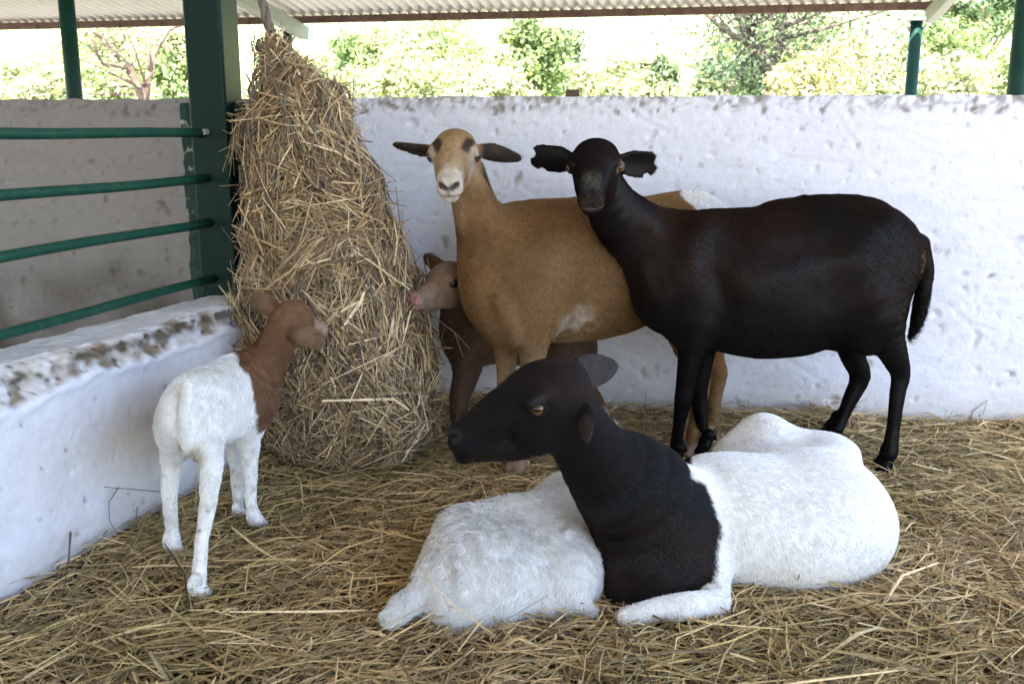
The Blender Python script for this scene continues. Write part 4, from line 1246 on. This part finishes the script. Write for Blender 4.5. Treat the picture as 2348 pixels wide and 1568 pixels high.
# ---- 6. white lamb curled up beside her --------------------------------------
B = Body()
c = P(1105, 1325, 1.90); B.ell(c, (.132, .135, .118), [(1, .2, 0), (-.2, 1, 0), (0, 0, 1)], k=.05)
c = P(1215, 1262, 2.06); B.ell(c, (.145, .16, .115), k=.06)
c = P(1265, 1320, 1.94); B.ell(c, (.105, .12, .095), k=.05)
c = P(1295, 1180, 2.2); B.ell(c, (.075, .13, .085), k=.06)
c = P(1062, 1215, 1.96); B.ell(c, (.045, .05, .04), k=.05)
c = P(1150, 1200, 2.02); B.ell(c, (.10, .05, .045), [(1, .3, .15), (-.3, 1, 0), (-.15, 0, 1)], k=.05)
c = P(1040, 1370, 1.83); B.ell(c, (.065, .075, .075), k=.05)
B.chain(*chainp([(1000, 1325, 1.84, 34), (960, 1360, 1.80, 27), (925, 1390, 1.765, 24), (902, 1410, 1.75, 20)]), k=.025)
B.chain(*chainp([(1220, 1370, 1.86, 42), (1310, 1378, 1.84, 22), (1350, 1394, 1.82, 12)]), k=.03)
B.chain(*chainp([(1330, 1165, 2.2, 60), (1375, 1110, 2.2, 42), (1395, 1070, 2.2, 36)]), k=.04)
hd = head(B, P(1395, 1060, 2.2), P(1490, 1110, 2.25), (0, 0, 1), lamb=True, k=.02, eye_r=.06)
hb = hd['W'](.04, .2, .06)
B.ear(hb, P(1408, 955, 2.24) - hb, (1, 0, .2), .075, .018, th=.0035)
hdC = hd
def col_curl(V, Nv):
    W = np.tile(np.array([.80, .79, .77]), (len(V), 1))
    W = mix(W, [.58, .55, .50], np.clip(noise(V, 20, 7) * 1.5 - .2, 0, 1) * .5)
    W = mix(W, [.45, .36, .28], np.clip(noise(V, 60, 17) * 2 - .9, 0, 1) * .5)
    W = mix(W, [.45, .30, .22], near_pt(V, hdC['W'](.4, 0, 0), .1, .14))
    return W
def flow_curl(p, n):
    c = P(1130, 1230, 1.98)
    d = p - c; d[:, 2] *= .3
    d = d / np.maximum(np.linalg.norm(d, axis=1, keepdims=True), 1e-6)
    return d * .8 + np.array([0, -.25, -.75])
finish_animal('lamb', 'white woolly lamb lying curled with its rump and tail towards the camera', 'sheep', B,
              (.05, 1.95, 0), col_curl, .0042, (.012, .008, .008), hd,
              dict(count=70000, length=.024, flow=flow_curl, lift=.36, radius=.00052, seed=36, wave=.3, fnoise=.75), under=.86, var=.18, tuft=.0055, tscale=34)
# ------------------------------------------------------------------ loose straw on the floor
STRAW = np.array([[.52, .40, .22], [.38, .295, .155], [.25, .195, .105], [.16, .12, .075], [.68, .56, .37], [.085, .065, .045], [.32, .285, .14]])
def straw_cols(rng, n, p): return STRAW[rng.choice(len(STRAW), size=n, p=p)] * (.75 + .5 * rng.random((n, 1)))
M_STRAW = mat_attr('straw', rough=.55, spec=.35, noise_scale=90, noise_amt=.25)
def loose_straw():
    rng = np.random.default_rng(21)
    n = 84000
    x, y = rng.uniform(-1.5, 2.2, n), rng.uniform(1.15, 3.5, n)
    ok = (x > low_x(y) + .01) & (y < wall_y(x) - .012) & (np.abs(x) < .56 * y + .28)
    x, y = x[ok], y[ok]; n = len(x)
    L = np.clip(rng.lognormal(-2.5, .55, n), .02, .34)
    p0 = np.stack([x, y, 0 * x], 1)
    fl = noise(p0, 2.6, 5, 2) * 3.6
    an = np.where(rng.random(n) < .55, fl + rng.normal(0, .75, n), rng.uniform(0, 2 * PI, n))
    layer = rng.random(n) ** 1.6
    tilt = rng.normal(0, .10, n) + (rng.random(n) < .02) * rng.normal(0, .4, n)
    d = np.stack([np.cos(an) * np.cos(tilt), np.sin(an) * np.cos(tilt), np.sin(tilt)], 1)
    ex = d[:, :2] * (L / 2)[:, None]                                   # keep both ends inside the walls
    for sg in (1, -1):
        over = (y + sg * ex[:, 1]) - (wall_y(x + sg * ex[:, 0]) - .012)
        y = y - np.maximum(over, 0)
        over = (low_x(y + sg * ex[:, 1]) + .012) - (x + sg * ex[:, 0])
        x = x + np.maximum(over, 0)
    z = floor_h(x, y) - .010 + layer * .034 + np.abs(np.sin(tilt)) * L * .5
    p0 = np.stack([x, y, z], 1)
    w = np.clip(rng.lognormal(-6.36, .42, n), .0006, .0048)
    fine = rng.random(n) < .38
    w = np.where(fine, w * .45, w); L = np.where(fine, L * .55, L)
    bend = rng.normal(0, 1, (n, 3)) * (L * np.where(rng.random(n) < .25, .13, .05))[:, None]; bend[:, 2] = np.abs(bend[:, 2]) * .5
    patch = noise(p0, 3.0, 8, 2)
    C = straw_cols(rng, n, [.22, .24, .20, .10, .09, .06, .09])
    w = np.where(C.sum(1) < .28, w * .6, w)
    C = C * np.array([1.20, 1.09, .94])
    C = mix(C, C * np.array([.88, .92, .84]), np.clip(patch * 1.6 + .35, 0, 1))
    V, F, CC = straws_geo(p0, d, L, w, bend, C)
    o = link('loose_straw', mesh_np('loose_straw', V, F, CC), M_STRAW, smooth=False)
    setp(o, kind='stuff')
loose_straw()

# a few long stalks leaning on the walls
def stalk(pts, w, c, label):
    m, nt, b = mat_new('stalk'); b.inputs['Base Color'].default_value = (*c, 1); b.inputs['Roughness'].default_value = .6
    V, F = tube_geo(pts, np.linspace(w, w * .5, len(pts)), 5)
    o = link('straw_stalk', mesh_py('straw_stalk', V, F), m)
    setp(o, label, 'straw', 'single stalks')
def lowp(u, v, out=.012):
    """point on the inner face of the low wall"""
    d = ray(u, v); c = np.array([0, 0, CAM_H])
    # X = -1.053 + .331 (Y - 1.86)
    t = (-1.053 - .331 * 1.86 - c[0] + .331 * c[1]) / (d[0] - .331 * d[1])
    return c + d * t + LN * out
def wallp(u, v, out=.012):
    d = ray(u, v); c = np.array([0, 0, CAM_H])
    t = (3.3605 - c[1] - .158 * c[0]) / (d[1] + .158 * d[0])
    return c + d * t + WN * out
stalk([lowp(262, 1115), lowp(240, 1150), lowp(241, 1190), lowp(262, 1255, .03)], .0014, (.13, .09, .05), 'thin dark bent stalk leaning against the low wall')
stalk([lowp(152, 1218), lowp(122, 1298, .04)], .0028, (.12, .09, .06), 'short dark straight stalk propped on the foot of the low wall')
stalk([lowp(235, 1215), lowp(195, 1245, .03), lowp(110, 1310, .08)], .0026, (.45, .34, .17), 'long tan stalk lying slantwise against the low wall')
stalk([lowp(306, 1160), lowp(304, 1185), lowp(318, 1212, .02)], .0020, (.20, .14, .08), 'short brown hooked stalk at the foot of the low wall')
stalk([wallp(2222, 970), wallp(2228, 940), wallp(2262, 915), wallp(2252, 945)], .0022, (.25, .17, .09), 'brown stalk bent into a loop against the right end of the back wall')
stalk([wallp(1479, 942, .02), wallp(1481, 893)], .0018, (.22, .17, .10), 'upright thin stalk against the back wall right of the pricked grey ear')
stalk([wallp(1880, 965, .03), wallp(1855, 935)], .0020, (.33, .25, .13), 'short tan stalk leaning on the back wall above the white hump')
stalk([P(1588, 440, 3.0), P(1612, 415, 3.01)], .0010, (.45, .38, .2), 'thin stalk standing up from the brown rump')
# the wisp in the lamb's mouth
mp = P(948, 690, 2.955)
stalk([P(905, 712, 2.9), mp, P(1000, 730, 2.90), P(1042, 762, 2.86), P(1078, 800, 2.84)], .0016, (.40, .30, .17), 'forked straw hanging out of the brown lamb mouth')
stalk([P(1042, 762, 2.86), P(1062, 818, 2.85)], .0012, (.40, .30, .17), 'short straw dangling below the lamb mouth straw')

# ------------------------------------------------------------------ hanging hay bundle in a rope net
HY = 2.84
HP = np.array([(80, 618, 12), (105, 627, 20), (132, 641, 27), (162, 654, 46), (200, 680, 94), (250, 686, 108), (330, 692, 126), (400, 716, 150), (500, 735, 166),
               (600, 750, 183), (680, 756, 195), (760, 761, 212), (830, 768, 224), (900, 782, 214), (950, 792, 198), (1000, 800, 170), (1030, 802, 128), (1048, 802, 60)], float)
hc = np.array([P(u, v, HY) for v, u, r in HP]); hr = np.array([r * mpp(P(u, v, HY)) for v, u, r in HP]) * .95
tt = np.linspace(0, 1, len(HP))
def hay_c(t): return np.stack([np.interp(t, tt, hc[:, i]) for i in range(3)], -1)
def hay_r(t): return np.interp(t, tt, hr)
def hay_pt(t, th, out=0.0):
    t = np.asarray(t, float); th = np.asarray(th, float)
    c = hay_c(t); r = hay_r(t)
    q = np.stack([np.cos(th), np.sin(th), t * 9], 1)
    r = r * (1 + .09 * noise(q, 1.8, 61, 2) + .04 * noise(q, 4.5, 62, 2)) + out
    return c + np.stack([r * np.cos(th), .92 * r * np.sin(th), 0 * r], 1)
hb = empty('hay_bundle', tuple(hc[-2])); setp(hb, 'tall bundle of dry hay in a rope net hanging beside the green column', 'hay bundle')
M_HAYCORE = mat_attr('hay_core', rough=.95, spec=.1, noise_scale=70, noise_amt=.5, bump=.9, bump_scale=120)
def hay():
    T, TH = np.meshgrid(np.linspace(0, 1, 90), np.linspace(0, 2 * PI, 60, endpoint=False), indexing='ij')
    t, th = T.ravel(), TH.ravel()
    V = hay_pt(t, th, -.055 * np.clip(hay_r(t) / .1, .1, 1))
    F = [(i * 60 + j, i * 60 + (j + 1) % 60, (i + 1) * 60 + (j + 1) % 60, (i + 1) * 60 + j) for i in range(89) for j in range(60)] 
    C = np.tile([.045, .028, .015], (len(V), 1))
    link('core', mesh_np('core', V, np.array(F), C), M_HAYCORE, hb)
    rng = np.random.default_rng(77)
    n = 20000
    pdf = hay_r(np.linspace(0, 1, 400)); 
    zz = hay_c(np.linspace(0, 1, 400))[:, 2]
    wgt = pdf * np.abs(np.gradient(zz)) + 1e-6
    t = np.clip(np.interp(rng.random(n), np.cumsum(wgt) / wgt.sum(), np.linspace(0, 1, 400)), 0, 1)
    th = rng.uniform(-PI, PI, n)
    th = np.where(np.sin(th) > .55, -th, th)                         # most of it on the side one sees
    depth = rng.uniform(-.060, .016, n)
    p = hay_pt(t, th, depth)
    nrm = np.stack([np.cos(th), np.sin(th), 0 * th], 1)
    dt = hay_pt(np.clip(t + .02, 0, 1), th) - hay_pt(np.clip(t - .02, 0, 1), th); dt /= np.linalg.norm(dt, axis=1, keepdims=True)
    tang = np.cross(nrm, dt); tang /= np.maximum(np.linalg.norm(tang, axis=1, keepdims=True), 1e-6)
    vert = sstep(.95, .45, t) * .75 + .15
    nc = 420
    ct, cth = rng.random(nc) ** .8, rng.uniform(-PI, .8, nc); ca = rng.normal(0, .75, nc); co = rng.normal(0, .020, nc)
    cp = hay_pt(ct, cth)
    ci = np.empty(n, int)
    for j0 in range(0, n, 1000):
        dd = ((p[j0:j0 + 1000, None] - cp[None]) ** 2).sum(-1); ci[j0:j0 + 1000] = dd.argmin(1)
    a = rng.normal(0, .38, n) + ca[ci] * (1.5 - vert) + (rng.random(n) < .22) * rng.uniform(-PI, PI, n)
    p = p + nrm * co[ci][:, None]
    swirl = noise(np.stack([np.cos(th) * 2, np.sin(th) * 2, t * 7], 1), 1.3, 71, 2) * 1.5
    a = a + swirl
    d = dt * np.cos(a)[:, None] + tang * np.sin(a)[:, None] + nrm * rng.normal(.02, .17, n)[:, None]
    L = np.clip(rng.lognormal(-2.35, .5, n), .03, .26) * np.clip(hay_r(t) / .12, .28, 1)
    w = np.clip(rng.lognormal(-6.38, .45, n), .0007, .0052)
    bend = nrm * (rng.normal(0, .05, n) * L)[:, None] + tang * (rng.normal(0, .09, n) * L)[:, None]
    HAYC = np.array([[.45, .315, .165], [.33, .22, .115], [.20, .135, .075], [.64, .50, .31], [.105, .072, .045], [.31, .25, .125], [.165, .125, .10]])
    C = HAYC[rng.choice(7, size=n, p=[.25, .19, .15, .17, .13, .06, .05])] * (.75 + .5 * rng.random((n, 1)))
    # loose ends that stick out of the net
    m = 420
    t2 = np.interp(rng.random(m), [0, 1], [.12, .96]); th2 = rng.uniform(-PI, .5, m)
    p2 = hay_pt(t2, th2, .012); n2 = np.stack([np.cos(th2), np.sin(th2), 0 * th2], 1)
    d2 = n2 * rng.uniform(.35, 1.1, m)[:, None] + rng.normal(0, .7, (m, 3))
    L2 = rng.uniform(.05, .15, m); w2 = np.clip(rng.lognormal(-6.5, .3, m), .0007, .003)
    # tuft around the neck
    m3 = 260
    t3 = rng.uniform(.02, .2, m3); th3 = rng.uniform(-PI, PI, m3)
    p3 = hay_pt(t3, th3, .004)
    d3 = np.stack([.7 * np.cos(th3), .5 * np.sin(th3), rng.normal(.3, .9, m3)], 1) + rng.normal(0, .35, (m3, 3)); L3 = rng.uniform(.04, .10, m3)
    w3 = np.clip(rng.lognormal(-6.5, .3, m3), .0007, .003)
    P_ = np.concatenate([p, p2, p3]); D_ = np.concatenate([d, d2, d3]); L_ = np.concatenate([L, L2, L3]); W_ = np.concatenate([w, w2, w3])
    B_ = np.concatenate([bend, rng.normal(0, .012, (m + m3, 3))])
    C_ = np.concatenate([C, HAYC[rng.choice(7, size=m + m3, p=[.3, .2, .1, .25, .05, .08, .02])]])
    R_ = np.concatenate([nrm, n2, np.stack([np.cos(th3), np.sin(th3), 0 * th3], 1)])
    V, F, CC = straws_geo(P_, D_, L_, W_, B_, C_, roll=R_)
    o = link('hay_stalks', mesh_np('hay_stalks', V, F, CC), M_STRAW, hb, smooth=False)
    setp(o, kind='stuff')
    # the net: two families of spiral strands that cross in knots
    M_ROPE = mat_paint('old_rope', (.19, .155, .125), (.11, .09, .075), rough=.9, scale=60, amt=(.4, .65), bump=.5, bscale=300)
    parts = []; knots = []
    K = 9; A = 2.5
    ts = np.linspace(.03, .985, 90)
    for fam in (1, -1):
        for k in range(K):
            th = 2 * PI * k / K + fam * (A * ts + .10 * np.sin(ts * 9 + k * 2)) + .4
            pts = hay_pt(ts, th, .019 + .006 * np.sin(ts * 50 + k))
            parts.append(tube_geo(pts, .0036, 5))
    for k in range(K):
        for j in range(K * 2):
            tk = (PI * (j - k * 0) / K) / A
            if not .05 < tk < .97: continue
            th = 2 * PI * k / K + A * tk + .4
            c = hay_pt(np.array([tk]), np.array([th]), .019)[0]
            V2, F2 = tube_geo([c + np.array([0, 0, .007]), c, c - np.array([0, 0, .007])], [.004, .009, .004], 6)
            knots.append((V2, F2))
    V, F = join_geo(parts)
    link('net', mesh_py('net', V, F), M_ROPE, hb)
    V, F = join_geo(knots)
    o = link('knots', mesh_py('knots', V, F), M_ROPE, hb)
    setp(o, kind='stuff')
    # twisted hanging rope
    top = roof_pt(*roof_ls(hc[0][0] - .02, HY)); 
    q = [P(668, 190, HY), P(645, 130, HY), P(625, 92, HY), P(612, 45, HY), P(601, 0, HY), np.array([P(601, 0, HY)[0] - .05, HY + .02, top[2]])]
    path = []
    for i in range(len(q) - 1):
        for f in np.linspace(0, 1, 14, endpoint=False): path.append(q[i] * (1 - f) + q[i + 1] * f)
    path = np.array(path)
    arc = np.r_[0, np.cumsum(np.linalg.norm(np.diff(path, axis=0), axis=1))]
    rp = []
    for k in range(3):
        ph = arc * 42 + 2 * PI * k / 3
        rad = .0095 - .003 * np.clip(arc / .3, 0, 1)
        s = np.stack([np.cos(ph) * rad, np.sin(ph) * rad, 0 * ph], 1)
        rp.append(tube_geo(path + s, np.linspace(.0085, .0065, len(path)), 7))
    V, F = join_geo(rp)
    link('rope', mesh_py('rope', V, F), M_ROPE, hb)
hay()
# ------------------------------------------------------------------ trees and bushes beyond the wall
M_LEAF = mat_attr('leaf', rough=.5, spec=.3, transl=.35)
M_BARK = mat_paint('bark', (.20, .145, .10), (.10, .075, .055), rough=.9, scale=9, amt=(.4, .65), bump=.8, bscale=30)
def leaf_mesh(pts, nr, size, cols, rng):
    n = len(pts)
    a = rng.normal(0, 1, (n, 3)); d = a - nr * (a * nr).sum(1, keepdims=True); d /= np.linalg.norm(d, axis=1, keepdims=True)
    s = np.cross(nr, d)
    sz = size * (.6 + .8 * rng.random((n, 1)))
    V = np.stack([pts - d * sz, pts + s * sz * .48 + nr * sz * .12, pts + d * sz, pts - s * sz * .48 + nr * sz * .12], 1).reshape(-1, 3)
    F = np.arange(n * 4).reshape(-1, 4)
    return V, F, np.repeat(cols, 4, 0)
GREENS = {'pale': (.29, .35, .16), 'mid': (.19, .26, .10), 'dark': (.09, .135, .06), 'blue': (.11, .16, .085), 'yellow': (.41, .45, .25)}
def crown_geo(c, r, nclump, nleaf, size, tint, rng, flat=.0):
    u = rng.normal(0, 1, (nclump, 3)); u /= np.linalg.norm(u, axis=1, keepdims=True)
    rad = rng.random(nclump) ** .45
    cl = c + u * np.asarray(r) * (rad * (.85 + .3 * rng.random(nclump)))[:, None]
    k = rng.integers(0, nclump, nleaf)
    v = rng.normal(0, 1, (nleaf, 3))
    cs = np.asarray(r).mean() * .20
    p = cl[k] + v * cs * (.7 + .6 * rng.random(nclump))[k][:, None] * np.array([1, 1, .75])
    nr = v + np.array([0, -.2, .9]) + rng.normal(0, .5, (nleaf, 3)); nr /= np.linalg.norm(nr, axis=1, keepdims=True)
    base = np.array(GREENS[tint])
    cc = base * (.7 + .6 * rng.random(nclump))[k][:, None] * (.75 + .5 * rng.random((nleaf, 1)))
    yl = rng.random((nleaf, 1)) < .12
    cc = np.where(yl, cc * np.array([1.5, 1.25, .9]), cc)
    return leaf_mesh(p, nr, size, cc, rng), cl
def gz(x, y): return float(terrain_h(np.array([x]), np.array([y]))[0]) - .1
def plant(name, label, u, vtop, vbot, Y, wpx, tint, cat, seed, nleaf=2600, size=.085, group=None, trunk_lean=0.0, nclump=46, rdep=None):
    rng = np.random.default_rng(seed)
    pt, pb = P(u, vtop, Y), P(u, vbot, Y)
    m = mpp(pt); rx = wpx * m / 2
    c = (pt + pb) / 2; rz = max((pt[2] - pb[2]) / 2, .3)
    g = gz(c[0], Y)
    root = empty(name, (c[0] - trunk_lean, Y, g)); setp(root, label, cat, group)
    (V, F, C), cl = crown_geo(c, (rx, rdep or rx * .8, rz), nclump, nleaf, size, tint, rng)
    V[:, 2] = np.maximum(V[:, 2], g + .02)
    link('crown', mesh_np('crown', V, F, C), M_LEAF, root, smooth=False)
    parts = []
    base = np.array([c[0] - trunk_lean, Y, g - .1])
    fork = base * .45 + c * .55
    tr = max(.03, rx * .06)
    mid = (base + fork) / 2 + rng.normal(0, .05 * rx, 3)
    parts.append(tube_geo([base, mid, fork], [tr * 1.3, tr, tr * .75], 7))
    for k in range(9):
        e = cl[rng.integers(0, len(cl))]
        parts.append(tube_geo([fork, fork * .5 + e * .5 + rng.normal(0, .08 * rx, 3), e], [tr * .6, tr * .35, tr * .12], 5))
    V, F = join_geo(parts)
    link('trunk', mesh_py('trunk', V, F), M_BARK, root)
    return root
GB, GT = 'bushes behind the wall', 'trees behind the wall'
BUSH = [
    ('pale sunlit bush at the far left edge behind the first post', 40, 110, 300, 16, 240, 'yellow'),
    ('round pale green bush between the left post and the bare tree', 225, 150, 300, 18, 200, 'pale'),
    ('low yellowish bush under the bare tree on its left', 130, 160, 300, 14, 220, 'yellow'),
    ('leafy mid green bush filling the gap left of the steel column', 412, 62, 300, 15, 130, 'mid'),
    ('darker green bush right of the hanging hay, under the eave', 815, 78, 190, 19, 170, 'mid'),
    ('broad pale bush behind the hay bundle', 700, 130, 300, 17, 230, 'pale'),
    ('broad yellow green bush above the brown ewe', 920, 118, 300, 15, 260, 'yellow'),
    ('pale bush between the two ewes heads, lower than its neighbours', 1090, 105, 300, 17, 220, 'pale'),
    ('yellow green bush left of the wooden block', 1130, 150, 320, 13, 170, 'yellow'),
    ('low pale bush in the bright gap right of the wooden block', 1400, 120, 300, 16, 240, 'yellow'),
    ('bright low bush below the white gap', 1470, 165, 320, 14, 200, 'pale'),
    ('blue green bush at the foot of the leaning tree', 1700, 132, 230, 15, 190, 'blue'),
    ('pale leafy bush in front of the leaning tree', 1620, 175, 320, 12, 180, 'pale'),
    ('big yellow bush behind the flowering stems', 1960, 110, 330, 16, 260, 'yellow'),
    ('pale bush just left of the right eave post', 2050, 90, 330, 15, 150, 'yellow'),
    ('bright bush between the two right posts', 2190, 110, 340, 13, 220, 'yellow'),
    ('mid green bush high between the right posts', 2170, 28, 200, 19, 190, 'mid'),
    ('pale bush at the right edge behind the thick post', 2320, 90, 330, 15, 200, 'pale'),
]
for i, (lb, u, vt, vb, Y, w, tn) in enumerate(BUSH):
    plant('bush', lb, u, vt, vb, Y, w, tn, 'bush', 100 + i, nleaf=6000, size=.024 + .0012 * Y, group=GB)
plant('tree', 'mid green tree reaching the eave above the two ewes', 1215, 20, 240, 18, 190, 'mid', 'tree', 201, 5100, 0.062, GT, .2)
plant('tree', 'blue green tree crown beside the tree above the wooden block', 1300, 66, 230, 20, 110, 'blue', 'tree', 202, 2700, 0.056, GT, .1)
plant('tree', 'small dark upright tree right of the bright gap', 1522, 138, 232, 14, 72, 'dark', 'tree', 203, 2250, 0.037, GT, .05)
plant('tree', 'dark tree top in the upper right corner', 2260, -40, 90, 22, 260, 'dark', 'tree', 204, 4500, 0.062, GT, .2)
plant('tree', 'pale distant tree on the slope above the hay', 960, 40, 190, 27, 330, 'pale', 'tree', 205, 5100, 0.087, GT, .2)
plant('tree', 'pale distant tree on the slope behind the bare tree', 250, 60, 200, 26, 330, 'yellow', 'tree', 206, 4800, 0.087, GT, .2)
plant('tree', 'pale wide tree on the slope right of the white gap', 1800, 40, 190, 30, 420, 'pale', 'tree', 207, 5100, 0.093, GT, .2)
plant('tree', 'yellowish wide tree far on the slope behind the right posts', 2200, 60, 230, 27, 380, 'yellow', 'tree', 208, 4800, 0.087, GT, .2)
plant('tree', 'yellowish far tree on the slope behind the bright gap', 1460, 100, 230, 30, 420, 'yellow', 'tree', 209, 4800, 0.087, GT, .2)

# nearly bare tree on the left, and the dark leaning tree on the right
def branch_tree(label, Y, limbs, leaf, seed, mat, cat='tree'):
    rng = np.random.default_rng(seed)
    p0 = P(limbs[0][0][0], limbs[0][0][1], Y)
    root = empty('tree', (p0[0], Y, gz(p0[0], Y))); setp(root, label, cat, GT)
    parts = []; tips = []
    for pts in limbs:
        q = [P(u, v, Y + dy) for u, v, r, dy in pts]; r = [rr * mpp(x) for (u, v, rr, dy), x in zip(pts, q)]
        parts.append(tube_geo(q, r, 8))
        for k in range(9 if seed == 301 else 22):
            i = rng.integers(0, len(q) - 1); f = rng.random(); s = q[i] * (1 - f) + q[i + 1] * f
            e = s + rng.normal(0, .45, 3) + np.array([0, 0, .1]); mdl = (s + e) / 2 + rng.normal(0, .07, 3)
            parts.append(tube_geo([s, mdl, e], [r[i] * .3, r[i] * .2, r[i] * .07], 5)); tips += [e, mdl]
        tips.append(q[-1])
    V, F = join_geo(parts)
    link('trunk', mesh_py('trunk', V, F), mat, root)
    n, size, tint, spread = leaf
    tips = np.array(tips); k = rng.integers(0, len(tips), n); v = rng.normal(0, 1, (n, 3))
    nr = v + np.array([0, -.2, .8]); nr /= np.linalg.norm(nr, axis=1, keepdims=True)
    cc = np.array(GREENS[tint]) * (.6 + .8 * rng.random((n, 1)))
    V, F, C = leaf_mesh(tips[k] + v * spread, nr, size, cc, rng)
    link('crown', mesh_np('crown', V, F, C), M_LEAF, root, smooth=False)
branch_tree('almost bare tree with forked brown limbs left of the steel column', 13,
            [[(328, 330, 15, 0), (327, 222, 13, 0), (318, 198, 11, 0), (296, 160, 9.5, 0), (262, 118, 7.5, -.2), (228, 82, 6, -.3), (212, 72, 4, -.4)],
             [(333, 232, 10, 0), (340, 175, 8, .1), (345, 145, 6.5, .2), (362, 108, 5.5, .3), (388, 68, 4, .4), (415, 60, 3, .5)],
             [(296, 160, 6, 0), (272, 152, 5, -.2), (236, 148, 4.5, -.3), (225, 130, 4.0, -.4), (215, 95, 3.5, -.5), (200, 75, 2, -.5)],
             [(342, 160, 5, .1), (340, 110, 3.8, .2), (342, 70, 3, .3)]], (500, .035, 'pale', .25), 301,
            mat_paint('dry_bark', (.17, .115, .085), (.11, .08, .06), rough=.9, scale=7, amt=(.4, .65), bump=.6, bscale=25))
branch_tree('dark leaning tree with hanging twigs left of the right eave post', 11.9,
            [[(1800, 330, 24, 0), (1785, 200, 19, 0), (1752, 140, 16, 0), (1722, 95, 14, 0), (1700, 50, 12, 0), (1680, 0, 10, 0)],
             [(1775, 170, 9, .2), (1790, 100, 7, .3), (1800, 40, 6, .4), (1790, -20, 5, .4)],
             [(1735, 110, 8, -.2), (1660, 70, 6, -.4), (1620, 35, 4, -.6)],
             [(1790, 90, 6, .3), (1880, 70, 4.5, .2), (1960, 45, 3.5, 0), (2050, 20, 2.5, 0)],
             [(1800, 60, 6, .3), (1880, 30, 4, .4), (1990, 10, 3, .5)],
             [(1720, 60, 6, 0), (1790, 20, 5, -.4), (1880, -10, 4, -.6)]], (5200, .030, 'dark', .36), 302,
            mat_paint('dark_bark', (.11, .085, .07), (.06, .05, .04), rough=.9, scale=7, amt=(.4, .65), bump=.6, bscale=25))
# tall stems with whorls of pale flowers
M_STEM = mat_paint('stem', (.20, .17, .07), (.14, .10, .05), rough=.8)
rng = np.random.default_rng(9)
STEMS = [(1776, 172), (1792, 158), (1808, 150), (1826, 142), (1846, 128), (1866, 134), (1884, 112), (1902, 118), (1920, 106), (1938, 112), (1958, 92), (1980, 98), (1815, 178), (1858, 168), (1895, 158)]
for i, (u, v) in enumerate(STEMS):
    Y = 10.6 + (i % 4) * .35
    t = P(u, v, Y); b = np.array([t[0] + rng.normal(0, .05), Y, gz(t[0], Y)])
    root = empty('flowering_plant', tuple(b)); setp(root, 'tall pale flowering stem in the cluster left of the right eave post', 'plant', 'tall flowering stems')
    md = (t + b) / 2 + rng.normal(0, .02, 3)
    V, F = tube_geo([b, md, t], [.010, .008, .004], 5); link('stem', mesh_py('stem', V, F), M_STEM, root)
    n = 330
    k = rng.integers(0, 9, n); f = (k / 9.0)
    c = t[None] * (1 - f)[:, None] + (t * .35 + md * .65)[None] * f[:, None]
    vv = rng.normal(0, 1, (n, 3)); p = c + vv * np.array([.055, .055, .022])
    nr = vv + np.array([0, -.3, .5]); nr /= np.linalg.norm(nr, axis=1, keepdims=True)
    cc = np.where(rng.random((n, 1)) < .7, np.array([[.55, .52, .27]]), np.array([[.22, .22, .07]])) * (.7 + .5 * rng.random((n, 1)))
    V, F, C = leaf_mesh(p, nr, .030, cc, rng); link('blossom', mesh_np('blossom', V, F, C), M_LEAF, root, smooth=False)
